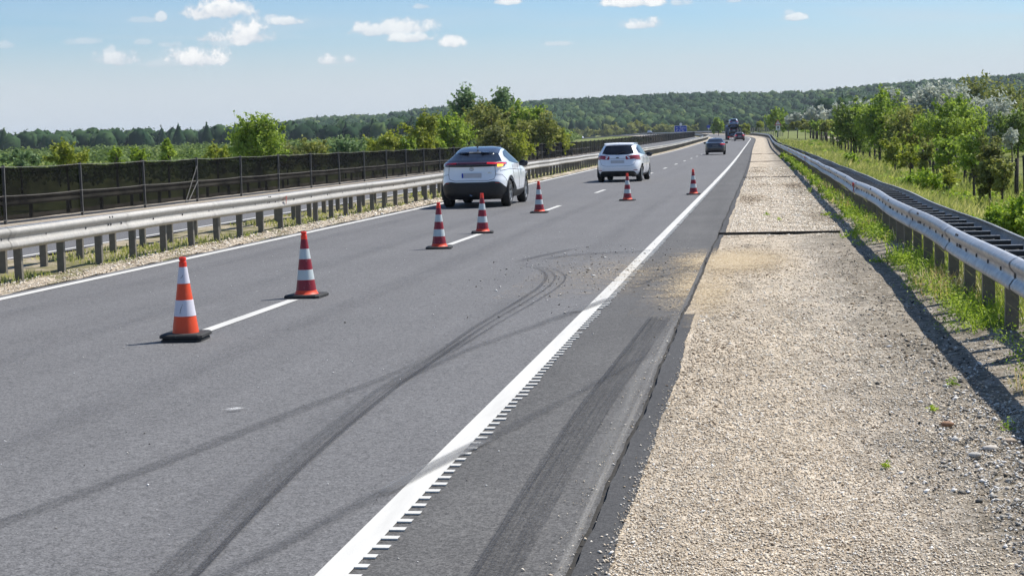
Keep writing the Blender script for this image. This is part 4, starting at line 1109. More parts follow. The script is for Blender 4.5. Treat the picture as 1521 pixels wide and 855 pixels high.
o = MB().lathe([(.42, -.02), (.42, .02)], 20, (0, 0, 0)).build('round_plate', M['white'], bs); o.location = (.05, 0, h0+1.36); o.rotation_euler = (R(90), 0, 0)
for x in (-1.2, 1.2): MB().tube([(x, .08, -1.5), (x, .08, h0+.9)], .07, 8).build('post', M['steel'], bs)
p = at(1052.5, 188.3, 455); rs = empty('round_sign', (p[0], 455, float(zr(455)))); tag(rs, 'round blue road sign on a pole with a white mark below its centre', 'road sign'); h0 = p[2]-float(zr(455))
o = MB().lathe([(.52, -.02), (.52, .02)], 28).build('disc', M['blue'], rs); o.location = (0, 0, h0); o.rotation_euler = (R(90), 0, 0)
MB().add([(-.28, -.04, h0-.35), (.28, -.04, h0-.35), (0, -.04, h0-.85), (-.28, -.02, h0-.35), (.28, -.02, h0-.35), (0, -.02, h0-.85)], [(0, 2, 1), (3, 4, 5), (0, 1, 4, 3), (1, 2, 5, 4), (2, 0, 3, 5)]).build('white_mark', M['white'], rs)
MB().tube([(0, .06, -2), (0, .06, h0+.2)], .05, 8).build('post', M['steel'], rs)
p = at(1155.5, 186.2, 290); wz_ = float(zr(290)); ws = empty('warning_sign', (p[0], 290, wz_)); tag(ws, 'triangular red bordered warning sign over a white square plate behind the right barrier', 'road sign'); h0 = p[2]-wz_
def tri(s, y, t): return [(-s/2, y, 0), (s/2, y, 0), (0, y, s*.866), (-s/2, y+t, 0), (s/2, y+t, 0), (0, y+t, s*.866)]
TF = [(0, 1, 2), (5, 4, 3), (0, 3, 4, 1), (1, 4, 5, 2), (2, 5, 3, 0)]
MB().add(tri(1.25, 0, .03), TF).build('border', M['signred'], ws).location = (0, 0, h0)
MB().add(tri(.86, -.012, .01), TF).build('sign_face', M['white'], ws).location = (0, 0, h0+.12)
MB().box((0, -.03, h0+.5), (.09, .02, .34)).box((0, -.03, h0+.24), (.1, .02, .1)).build('exclamation_mark', M['black'], ws)
MB().box((0, 0, h0-.47), (.74, .03, .84)).build('plate', M['white'], ws, bevel=.01)
o = MB().lathe([(.17, -.01), (.17, .01)], 14, (0, 0, 0), 'z').build('pictogram', M['black'], ws); o.location = (.02, -.022, h0-.36); o.rotation_euler = (R(90), 0, 0)
MB().box((.0, -.02, h0-.7), (.4, .012, .08)).build('lettering', M['black'], ws)
for sx in (-1, 1): MB().box((sx*.62, .0, h0-.04), (.3, .05, .12)).build('lamp', pm('lamp shell', (.45, .4, .3), None, 5, .5), ws)
MB().tube([(0, .06, -1.5), (0, .06, h0+.7)], .05, 8).build('post', M['steel'], ws)

# ------------------------------------------------------------------ traffic cones
def cone_mat(name, c, c2, rough=.45, dirt=.0, scr=(.6, .5, .45)):
    mt, nt, out = new_mat(name); k = NT(nt); v = k.obj()
    col = k.mix(k.noise(v, 6, 4), c, c2)
    d = k.ramp(k.noise(k.mapv(v, (1, 1, .6)), 22, 5, .7), .56, .72)
    col = k.mix(k.math('MULTIPLY', d, dirt), col, scr)
    k.l(k.bsdf(col, rough, 0, k.bump(k.noise(v, 25, 3), .12, .004), .4), out.inputs[0]); return mt
CO = cone_mat('cone orange', (.85, .075, .02), (.72, .06, .018), .5, .06)
CRB = cone_mat('bright red band', (.80, .085, .022), (.70, .07, .02), .45, .06)
CR = cone_mat('dark red band', (.22, .012, .022), (.28, .02, .03), .35, .3, (.4, .3, .3))
CW = cone_mat('white band', (.62, .60, .66), (.68, .66, .70), .45, .1, (.3, .3, .32))
CG = cone_mat('grey white band', (.46, .52, .52), (.54, .58, .57), .4, .3, (.2, .22, .22))
CB = cone_mat('cone base rubber', (.018, .018, .018), (.04, .04, .038), .8, .4, (.12, .12, .11))
CT = cone_mat('cone tip', (.9, .05, .022), (.85, .045, .02), .35, 0)
def cone_seg(prof, z0, z1, proud, n=40):
    r = lambda z: np.interp(z, [p[1] for p in prof], [p[0] for p in prof])
    return MB().lathe([(r(z0)+.0005, z0), (r(z0)+proud, z0+.001), (r((z0+z1)/2)+proud, (z0+z1)/2), (r(z1)+proud, z1-.001), (r(z1)+.0005, z1)], n, cap=False)
def base_plate(s, z0, z1, cham=.03):
    a = s/2; c = cham; V = []
    for z, q in ((z0, 0), (z1-.012, 0), (z1, .012)):
        b = a-q
        V += [(b-c, -b, z), (b, -b+c, z), (b, b-c, z), (b-c, b, z), (-b+c, b, z), (-b, b-c, z), (-b, -b+c, z), (-b+c, -b, z)]
    Fc = [tuple(range(8))[::-1], tuple(range(16, 24))]+[(l*8+i, l*8+(i+1) % 8, (l+1)*8+(i+1) % 8, (l+1)*8+i) for l in (0, 1) for i in range(8)]
    return MB().add(V, Fc)
def cone_tip(root, r0, z0, z1):
    h = z1-z0
    o = MB().lathe([(r0, z0), (r0*.93, z0+h*.52), (r0*.72, z0+h*.58), (r0*.72, z0+h*.66), (r0*.9, z0+h*.7), (r0*.86, z0+h*.97), (r0*.7, z1), (r0*.45, z1), (r0*.4, z1-.03)], 32).build('tip', CT, root)
    return autosmooth(o)
def make_cone_a(loc, label):
    root = empty('traffic_cone', loc, R(4)); tag(root, label, 'traffic cone', 'traffic cones along the lane line')
    base_plate(.385, .034, .068).build('base', CB, root)
    b2 = base_plate(.36, 0, .030).build('base_foot', CB, root); b2.location = (.0, -.005, 0)
    prof = [(.118, .068), (.034, .66)]
    autosmooth(MB().lathe([(.132, .062), (.118, .068), (.034, .66)], 44).build('cone_body', CRB, root))
    for a, b in ((.218, .362), (.508, .655)): autosmooth(cone_seg(prof, a, b, .0022).build('reflective_band', CW, root))
    cone_tip(root, .036, .657, .742)
    # scrawl on the lower white band, black
    r = lambda z: np.interp(z, [.068, .66], [.118, .034])+.004
    MB().tube([(r(z)*math.cos(a), r(z)*math.sin(a), z) for z, a in ((.245, -1.75), (.27, -1.72), (.30, -1.62), (.325, -1.48))], .0018, 5).build('scuff', CB, root)
    MB().tube([(r(z)*math.cos(a), r(z)*math.sin(a), z) for z, a in ((.555, -1.75), (.57, -1.5), (.585, -1.3))], .0016, 5).build('scuff', CB, root)
    return root
def make_cone_b():
    root = empty('traffic_cone', (0, 0, 0)); tag(root, 'x', 'traffic cone', 'traffic cones along the lane line')
    base_plate(.41, 0, .036).build('base', CB, root)
    prof = [(.128, .04), (.112, .08), (.034, .66)]
    autosmooth(MB().lathe([(.142, .034), (.13, .042), (.114, .078), (.034, .66)], 44).build('cone_body', CO, root))
    for a, b in ((.078, .195), (.312, .43), (.547, .652)): autosmooth(cone_seg(prof, a, b, .0022).build('red_band', CR, root))
    for a, b in ((.196, .311), (.431, .546)): autosmooth(cone_seg(prof, a, b, .0022).build('grey_band', CG, root))
    cone_tip(root, .036, .655, .74)
    return root
def copy_tree(o, parent=None):
    c = o.copy(); COL.objects.link(c)
    if parent is not None: c.parent = parent
    for ch in list(o.children): copy_tree(ch, c)
    return c
make_cone_a((-5.12, 13.66, .003), 'nearest cone, bright orange with two white bands on a thick black double base')
cb = make_cone_b()
for i, (x, y, lb) in enumerate([(-5.12, 17.53, 'red and grey cone second nearest, at the far end of the nearest dash'), (-5.17, 25.39, 'scuffed red and grey cone at the near end of the second lane dash'),
                                (-5.18, 29.53, 'red and grey cone right in front of the rear bumper of the crossover'), (-5.19, 37.39, 'red and grey cone standing beside a dash just right of the white crossover'),
                                (-3.63, 43.62, 'red and grey cone in the right lane below the tail of the white estate car'), (-1.99, 47.15, 'red and grey cone farthest right, close to the right edge line')]):
    o = cb if i == 0 else copy_tree(cb)
    o.location = (x, y, .003); o.rotation_euler = (random.uniform(-.008, .008), random.uniform(-.008, .008), [R(-3), R(6), R(9), R(2), R(-5), R(4)][i]); o['label'] = lb
    lean = None
# damage that only some cones carry: a red blot on a grey band
def blot(root, z, a, s):
    r = np.interp(z, [.08, .66], [.112, .034])+.0045
    t = MB(); c = [(r*math.cos(a+dx/r*1.0), r*math.sin(a+dx/r*1.0), z+dz) for dx, dz in ((-s, s), (s, 0), (-s, -s), (-s*.4, 0))]
    t.add(c, [(0, 3, 1), (3, 2, 1)]).build('torn_spot', CR, root)
# ------------------------------------------------------------------ vehicles
def paint(name, c, rough=.3, metal=0.0, flake=0.0):
    mt, nt, out = new_mat(name); k = NT(nt); v = k.obj()
    d = k.ramp(k.noise(v, 1.3, 5, .6), .3, .75)
    col = k.mix(k.math('MULTIPLY', d, .22), c, tuple(x*.72+.012 for x in c))
    k.l(k.bsdf(col, rough, metal, None, .5, .9), out.inputs[0]); return mt
M['carwhite'] = paint('white car paint', (.84, .86, .88))
M['carwhite2'] = paint('white estate paint', (.85, .86, .89))
M['roofdark'] = paint('dark roof paint', (.02, .024, .035), .25)
M['cardark'] = paint('dark grey car paint', (.035, .035, .042), .3, .3)
M['carred'] = paint('dark red car paint', (.06, .018, .02), .3)
M['carblue'] = paint('blue grey car paint', (.10, .16, .28), .3, .3)
M['cargrey'] = paint('grey car paint', (.12, .13, .15), .3, .3)
M['trim'] = pm('black trim', (.011, .011, .012), (.018, .018, .018), 20, .55)
M['rubber'] = pm('tyre rubber', (.014, .014, .014), (.022, .021, .02), 30, .85)
M['rim'] = pm('alloy rim', (.42, .43, .45), (.34, .35, .37), 12, .35, .8)
M['seam'] = pm('panel gap', (.05, .05, .055), None, 10, .6)
M['plate'] = pm('number plate', (.50, .50, .52), (.46, .46, .48), 8, .5)
M['eublue'] = pm('plate blue strip', (.01, .04, .38), None, 8, .5)
M['chrome'] = pm('chrome', (.6, .61, .63), None, 8, .15, 1.0)
def glass_mat():
    mt, nt, out = new_mat('car glass'); k = NT(nt); v = k.obj()
    col = k.mix(k.ramp(k.noise(v, 2.2, 4), .35, .7), (.008, .010, .016), (.016, .02, .03))
    k.l(k.bsdf(col, .05, 0, None, .25, 0), out.inputs[0]); return mt
M['glass'] = glass_mat()
def lens(name, c, e=None, s=0):
    mt, nt, out = new_mat(name); k = NT(nt); v = k.obj()
    col = k.mix(k.noise(v, 30, 2), c, tuple(x*.55 for x in c))
    k.l(k.bsdf(col, .18, 0, None, .6, .7, None, e, s), out.inputs[0]); return mt
M['tail'] = lens('red tail lens', (.42, .012, .018))
M['taillit'] = lens('lit red tail lens', (.5, .01, .02), (1, .02, .03), .35)
M['taildark'] = lens('smoked tail lens', (.06, .008, .01))
M['amber'] = lens('lit amber indicator', (.9, .35, .03), (1, .36, .02), 3.0)

def pchip(x, y, t):
    x = np.array(x, float); y = np.array(y, float); h = np.diff(x); d = np.diff(y)/h
    mm = np.zeros_like(y); mm[0], mm[-1] = d[0], d[-1]
    for i in range(1, len(x)-1):
        if d[i-1]*d[i] > 0:
            w1, w2 = 2*h[i]+h[i-1], h[i]+2*h[i-1]; mm[i] = (w1+w2)/(w1/d[i-1]+w2/d[i])
    i = np.clip(np.searchsorted(x, t)-1, 0, len(h)-1); s = (t-x[i])/h[i]
    return y[i]*(2*s**3-3*s**2+1)+mm[i]*h[i]*(s**3-2*s**2+s)+y[i+1]*(-2*s**3+3*s**2)+mm[i+1]*h[i]*(s**3-s**2)

class Car:
    """body = rings of rounded plan outlines stacked by height; panels are projected on it"""
    def __init__(s, levels, wb, ry, wr, npl=96, nz=44, exl=5.0, exu=4.2):
        L = np.array(levels, float); s.wb, s.ry, s.wr = wb, ry, wr
        zz = np.unique(np.r_[np.linspace(L[0, 0], L[-1, 0], nz), L[:, 0]])
        w, yr, yf = (pchip(L[:, 0], L[:, i], zz) for i in (1, 2, 3))
        V = []
        a = np.linspace(0, 2*np.pi, npl, endpoint=False)
        for z, ww, r, f in zip(zz, w, yr, yf):
            t = (z-zz[0])/(zz[-1]-zz[0]); e = 2/(exl+(exu-exl)*sstep(.5, .9, t))
            c, si = np.cos(a), np.sin(a)
            x = ww*np.sign(c)*np.abs(c)**e; yy = (r+f)/2+(f-r)/2*np.sign(si)*np.abs(si)**e
            # shoulders: pull the tail in a little in plan
            x *= 1-.10*sstep(.55, 0, (yy-r)/1.0)*0
            V.append(np.stack([x, yy, np.full(npl, z)], 1))
        n = len(zz); V = np.concatenate(V)
        V = np.r_[V, [[0, (yr[-1]+yf[-1])/2, zz[-1]+.004], [0, (yr[0]+yf[0])/2, zz[0]]]]
        Fs = [(i*npl+k, i*npl+(k+1) % npl, (i+1)*npl+(k+1) % npl, (i+1)*npl+k) for i in range(n-1) for k in range(npl)]
        Fs += [((n-1)*npl+k, (n-1)*npl+(k+1) % npl, n*npl) for k in range(npl)]+[((k+1) % npl, k, n*npl+1) for k in range(npl)]
        s.bvh = BVHTree.FromPolygons([Vector(v) for v in V], Fs)
        # wheel arches
        cen = [(ry, wr), (ry+wb, wr)]; Ra = wr+.055
        keep = []
        for f in Fs:
            c = V[list(f)].mean(0); cut = False
            for cy, cz in cen:
                if abs(c[0]) > .45 and math.hypot(c[1]-cy, c[2]-cz) < Ra: cut = True
            if not cut: keep.append(f)
        for i, v in enumerate(V):
            if abs(v[0]) > .45:
                for cy, cz in cen:
                    d = math.hypot(v[1]-cy, v[2]-cz)
                    if Ra-.03 < d < Ra+.03: v[1], v[2] = cy+(v[1]-cy)*Ra/d, cz+(v[2]-cz)*Ra/d
        s.V, s.F, s.Ra, s.cen = V, keep, Ra, cen
        s.wmax = w.max()
    def proj(s, p, dirn, off):
        o = Vector(p)-Vector(dirn)*8
        h = s.bvh.ray_cast(o, Vector(dirn))
        if h[0] is None:
            h = s.bvh.find_nearest(Vector(p))
        n = h[1]
        if n.dot(Vector(dirn)) > 0: n = -n
        return np.array(h[0]+n*off)
    def patch(s, name, top, bot, face, mat, root, nu=14, nv=6, off=.006, side=1, thick=.0):
        """ruled patch between two outlines, given as (x,z) for the rear, (y,z) for a side, (x,y) for the roof"""
        top, bot = np.array(top, float), np.array(bot, float)
        def res(p):
            t = np.r_[0, np.cumsum(np.hypot(*np.diff(p, axis=0).T))]; t /= t[-1]; T_ = np.linspace(0, 1, nu+1)
            return np.stack([np.interp(T_, t, p[:, i]) for i in (0, 1)], 1)
        A, B = res(top), res(bot); V = []
        for j in range(nv+1):
            P = A+(B-A)*j/nv
            for a, b in P:
                if face == 'rear': V.append(s.proj((a, 0, b), (0, 1, 0), off))
                elif face == 'front': V.append(s.proj((a, 2, b), (0, -1, 0), off))
                elif face == 'side': V.append(s.proj((side*.4, a, b), (-side, 0, 0), off))
                else: V.append(s.proj((a, b, 1), (0, 0, -1), off))
        m_ = nu+1
        Fs = [(j*m_+i, j*m_+i+1, (j+1)*m_+i+1, (j+1)*m_+i) for j in range(nv) for i in range(nu)]
        if thick:
            n0 = len(V); cvec = {'rear': np.array([0, thick, 0]), 'side': np.array([-side*thick, 0, 0]), 'roof': np.array([0, 0, -thick]), 'front': np.array([0, -thick, 0])}[face]
            V += [v+cvec for v in V]
            rim = [j for j in range(m_)]+[j*m_+nu for j in range(1, nv+1)]+[nv*m_+i for i in range(nu-1, -1, -1)]+[j*m_ for j in range(nv-1, 0, -1)]
            Fs += [(rim[i], rim[(i+1) % len(rim)], rim[(i+1) % len(rim)]+n0, rim[i]+n0) for i in range(len(rim))]
        o = mesh(name, V, Fs, mat, root); autosmooth(o, 35); return o
    def line(s, name, pts, face, mat, root, r=.005, side=1, n=40):
        p = np.array(pts, float); t = np.r_[0, np.cumsum(np.hypot(*np.diff(p, axis=0).T))]; T_ = np.linspace(0, t[-1], n)
        q = np.stack([np.interp(T_, t, p[:, i]) for i in (0, 1)], 1)
        P = [s.proj((a, 0, b), (0, 1, 0), .0) if face == 'rear' else s.proj((side*.4, a, b), (-side, 0, 0), 0) for a, b in q]
        return MB().tube(P, r, 5).build(name, mat, root)

def wheel(root, x, y, r, w, side, tmat, rmat, spokes=5):
    mb = MB(); hw = w/2
    mb.lathe([(r*.66, -hw), (r*.92, -hw), (r, -hw*.72), (r, hw*.72), (r*.92, hw), (r*.66, hw), (r*.62, hw*.5), (r*.62, -hw*.5)], 36, axis='x', cap=False)
    v = mb.v; n = 36; mb.f += [(7*n+k, 7*n+(k+1) % n, (k+1) % n, k) for k in range(n)]
    wh = mb.build('wheel', tmat, root); autosmooth(wh, 50); wh.location = (x, y, r)
    rm = MB(); ox = side*hw
    rm.lathe([(r*.665, ox*.92), (r*.66, ox*1.0), (r*.60, ox*1.0), (r*.58, ox*.3)], 30, axis='x', cap=False)
    for k in range(spokes):
        a = 2*math.pi*k/spokes+.3; ca, sa = math.cos(a), math.sin(a)
        p0, p1 = (ca*.05, sa*.05), (ca*r*.62, sa*r*.62); t = np.array([-sa, ca])
        V = []
        for dx in (ox*.92, ox*.6):
            for (py, pz), hw_ in ((p0, .045), (p1, .03)):
                V += [(dx, py+t[0]*hw_, pz+t[1]*hw_), (dx, py-t[0]*hw_, pz-t[1]*hw_)]
        rm.add(V, [(0, 1, 3, 2), (4, 6, 7, 5), (0, 2, 6, 4), (1, 5, 7, 3), (2, 3, 7, 6), (0, 4, 5, 1)])
    rm.lathe([(.06, ox*.55), (.06, ox*.95), (.02, ox*.98)], 14, axis='x')
    o = rm.build('rim', rmat, wh); autosmooth(o, 40)
    d = MB().lathe([(r*.5, ox*.25), (r*.5, ox*.3)], 24, axis='x').build('brake_disc', M['steel'], wh)
    return wh

def well(c, root):
    """black liners behind the wheel arches and the dark underbody"""
    for cy, cz in c.cen:
        for sd in (-1, 1):
            n = 14; V = []; mb = MB()
            for xx in (sd*.50, sd*(c.wmax-.03)):
                for k in range(n+1):
                    a = math.pi*(-.12+1.24*k/n); V.append((xx, cy+math.cos(a)*c.Ra*1.01, max(.16, cz+math.sin(a)*c.Ra*1.01)))
            mb.add(V, [(k, k+1, n+2+k, n+1+k) for k in range(n)]+[tuple(range(n+1))])
            mb.build('wheel_liner', M['trim'], root)

def mirror(root, x, y, z, side, mat, s=1.0):
    bm = bmesh.new(); bmesh.ops.create_uvsphere(bm, u_segments=16, v_segments=10, radius=1)
    for v in bm.verts:
        v.co = Vector((v.co.x*.125*s, v.co.y*.07*s*(1 if v.co.y > 0 else .45), v.co.z*.085*s))
    me = bpy.data.meshes.new('wing_mirror'); bm.to_mesh(me); bm.free(); me.materials.append(mat)
    me.polygons.foreach_set('use_smooth', np.ones(len(me.polygons), dtype=bool))
    o = link(bpy.data.objects.new('wing_mirror', me), root); o.location = (x+side*.10, y, z)
    MB().box((-side*.12, 0, -.05), (.1, .04, .03)).build('arm', M['trim'], o)
    MB().add([(-.1*s, -.034*s, -.06*s), (.1*s, -.034*s, -.06*s), (.1*s, -.034*s, .06*s), (-.1*s, -.034*s, .06*s)], [(0, 1, 2, 3)]).build('mirror_glass', M['glass'], o)
    return o

def shell(c, mat, root, name='body'):
    used = sorted({i for f in c.F for i in f}); ix = {i: k for k, i in enumerate(used)}
    o = mesh(name, c.V[used], [tuple(ix[i] for i in f) for f in c.F], mat, root)
    return autosmooth(o, 38)

def base_wheels(c, root, r, w, rmat, spokes, tmat=None):
    tr = c.wmax-.035-w/2
    for cy, cz in c.cen:
        for sd in (-1, 1): wheel(root, sd*tr, cy, r, w, sd, tmat or M['rubber'], rmat, spokes)
    well(c, root)
    # axle and tank shapes seen below the bumper
    MB().box((0, c.ry, .27), (1.2, .12, .10)).box((0, c.ry+1.4, .26), (1.15, 2.2, .1)).build('underbody', M['trim'], root)

# --- white crossover with a black roof
CX = Car([(.205, .76, .20, 4.10), (.30, .855, .06, 4.26), (.42, .895, .015, 4.33), (.56, .912, 0, 4.36), (.68, .915, .005, 4.36), (.80, .905, .035, 4.31), (.92, .885, .055, 4.15),
          (1.0, .868, .06, 3.75), (1.07, .852, .055, 3.35), (1.13, .832, .07, 3.10), (1.19, .795, .17, 2.95), (1.27, .728, .40, 2.80), (1.36, .648, .62, 2.60), (1.43, .600, .82, 2.42),
          (1.49, .555, 1.02, 2.22), (1.535, .47, 1.22, 2.0), (1.56, .30, 1.5, 1.8)], 2.64, .86, .345)
def crossover(loc, rz, label):
    c = CX; root = empty('crossover_car', loc, rz); tag(root, label, 'car')
    shell(c, M['carwhite'], root)
    c.patch('roof', [(-.60, 1.405), (0, 1.41), (.60, 1.405)], [(-.60, 1.40), (0, 1.405), (.60, 1.40)], 'rear', M['roofdark'], root, 18, 1, .004)
    # dark roof skin
    R_ = c.patch('roof_panel', [(-.585, .86), (0, .80), (.585, .86)], [(-.50, 2.25), (0, 2.35), (.50, 2.25)], 'roof', M['roofdark'], root, 20, 14, .006)
    g = c.patch('rear_window', [(-.56, 1.385), (0, 1.395), (.56, 1.385)], [(-.735, 1.175), (0, 1.165), (.735, 1.175)], 'rear', M['glass'], root, 22, 8, .006)
    # split spoiler lip over the window
    mb = MB()
    for sx in (-1, 1):
        V = []
        for x in np.linspace(.16, .585, 7):
            t = (x-.16)/.425; top = c.proj((sx*x, 0, 1.425), (0, 1, 0), 0); yb = top[1]
            V += [(sx*x, yb+.12, 1.452-.035*t), (sx*x, yb-.20+.07*t, 1.435-.035*t), (sx*x, yb-.215+.07*t, 1.40-.03*t), (sx*x, yb+.10, 1.36-.02*t)]
        f = [(i*4+k, i*4+(k+1) % 4, (i+1)*4+(k+1) % 4, (i+1)*4+k) for i in range(6) for k in range(4)]+[(0, 1, 2, 3), (27, 26, 25, 24)]
        mb.add(V, f)
    autosmooth(mb.build('spoiler', M['roofdark'], root), 30)
    MB().box((0, c.proj((0, 0, 1.42), (0, 1, 0), 0)[1]-.02, 1.412), (.30, .16, .018)).build('spoiler_bridge', M['roofdark'], root)
    an = MB(); an.add([(-.02, 1.08, 1.545), (.02, 1.08, 1.545), (.012, .93, 1.53), (-.012, .93, 1.53), (0, .93, 1.615), (0, .98, 1.60)], [(0, 1, 5), (1, 2, 4, 5), (2, 3, 4), (3, 0, 5, 4), (0, 3, 2, 1)]); an.build('antenna_fin', M['trim'], root)
    # light bar across the tail
    c.patch('light_bar', [(-.80, 1.150), (-.5, 1.165), (0, 1.16), (.5, 1.165), (.80, 1.150)], [(-.82, 1.115), (-.5, 1.10), (0, 1.095), (.5, 1.10), (.82, 1.115)], 'rear', M['taildark'], root, 30, 4, .016, thick=.03)
    for sx in (-1, 1):
        tl = c.patch('taillight', [(sx*.40, 1.150), (sx*.80, 1.135)], [(sx*.40, 1.118), (sx*.815, 1.100)], 'rear', M['taillit'] if sx > 0 else M['tail'], root, 12, 2, .020, thick=.02)
        c.patch('taillight', [(sx*.63, 1.108), (sx*.80, 1.100)], [(sx*.635, 1.055), (sx*.795, 1.062)], 'rear', M['taildark'] if sx < 0 else M['taildark'], root, 8, 3, .015, thick=.02)
    c.patch('indicator', [(.645, 1.105), (.765, 1.10)], [(.65, 1.052), (.755, 1.056)], 'rear', M['amber'], root, 6, 3, .022, thick=.015)
    c.patch('light_trim', [(-.62, 1.098), (0, 1.092), (.62, 1.098)], [(-.62, 1.058), (0, 1.05), (.62, 1.058)], 'rear', M['trim'], root, 20, 2, .010)
    # badge: three plain crossing rings
    bz, by = 1.0, c.proj((0, 0, 1.0), (0, 1, 0), .008)[1]
    mb = MB()
    for rx1, rz1, dz in ((.062, .042, 0), (.022, .040, 0), (.045, .014, .022)):
        mb.tube([(rx1*math.cos(a), by, bz+dz+rz1*math.sin(a)) for a in np.linspace(0, 2*np.pi, 25)], .0055, 5)
    mb.build('badge', M['chrome'], root)
    # plate recess, plate
    c.patch('plate_recess', [(-.335, .915), (.335, .915)], [(-.37, .735), (.37, .735)], 'rear', M['carwhite'], root, 6, 3, .003)
    y0 = c.proj((0, 0, .83), (0, 1, 0), .012)[1]
    pl = MB().box((0, y0, .83), (.52, .012, .125)).build('number_plate', M['plate'], root, bevel=.004)
    MB().box((-.237, y0-.0075, .83), (.042, .004, .115)).build('blue_strip', M['eublue'], pl)
    c.line('tailgate_seam', [(-.60, 1.05), (-.615, .86), (-.59, .74), (-.45, .695), (.45, .695), (.59, .74), (.615, .86), (.60, 1.05)], 'rear', M['seam'], root, .0055)
    for sx in (-1, 1): c.line('bumper_seam', [(sx*.62, .86), (sx*.76, .84), (sx*.83, .74), (sx*.88, .58)], 'rear', M['seam'], root, .005)
    MB().box((.47, y0+.02, .90), (.10, .012, .014)).build('model_mark', M['chrome'], root)
    # black lower bumper
    c.patch('rear_bumper', [(-.76, .60), (-.70, .655), (-.55, .675), (-.40, .655), (0, .655), (.40, .655), (.55, .675), (.70, .655), (.76, .60)],
            [(-.895, .43), (-.85, .425), (-.6, .42), (0, .42), (.6, .42), (.85, .425), (.895, .43)], 'rear', M['trim'], root, 30, 6, .012, thick=.02)
    c.patch('rear_bumper_lip', [(-.885, .43), (-.6, .42), (0, .42), (.6, .42), (.885, .43)], [(-.74, .225), (-.5, .215), (0, .21), (.5, .215), (.74, .225)], 'rear', M['trim'], root, 26, 6, .010)
    for sx in (-1, 1): c.patch('reflector', [(sx*.60, .652), (sx*.70, .64)], [(sx*.60, .635), (sx*.70, .624)], 'rear', M['tail'], root, 4, 1, .02)
    MB().tube([(-.06, .02, .33), (.0, .02, .30)], .012, 5).build('tow_hook', M['chrome'], root)
    # side: glass, sills, arch trims, doors
    for sd in (-1, 1):
        c.patch('side_window', [(1.02, 1.30), (1.35, 1.425), (1.9, 1.475), (2.3, 1.40), (2.62, 1.22)], [(1.12, 1.17), (1.4, 1.14), (1.9, 1.11), (2.4, 1.09), (2.85, 1.10)], 'side', M['glass'], root, 18, 6, .006, sd)
        c.patch('sill', [(1.26, .42), (2.0, .40), (3.1, .42)], [(1.26, .235), (2.0, .235), (3.1, .235)], 'side', M['trim'], root, 16, 3, .012, sd, thick=.01)
        c.patch('door_trim', [(1.28, .62), (1.7, .45)], [(1.28, .42), (1.7, .40)], 'side', M['trim'], root, 5, 3, .010, sd)
        for cy, cz in c.cen:
            t = np.linspace(-.12, 1.12, 22)*math.pi
            c.patch('wheel_arch', [(cy+math.cos(a)*(c.Ra+.065), max(.23, cz+math.sin(a)*(c.Ra+.065))) for a in t], [(cy+math.cos(a)*(c.Ra+.006), max(.22, cz+math.sin(a)*(c.Ra+.006))) for a in t], 'side', M['trim'], root, 26, 2, .010, sd)
        for yy in (1.30, 2.12): c.line('door_seam', [(yy+.06, 1.09), (yy, .8), (yy+.02, .45)], 'side', M['seam'], root, .005, sd, 16)
        c.line('shoulder_crease', [(.25, .96), (.9, .99), (1.8, .95), (2.9, .92)], 'side', M['carwhite'], root, .014, sd, 24)
        mirror(root, sd*.86, 2.62, 1.09, sd, M['roofdark'])
    base_wheels(c, root, .345, .225, M['rim'], 5)
    return root

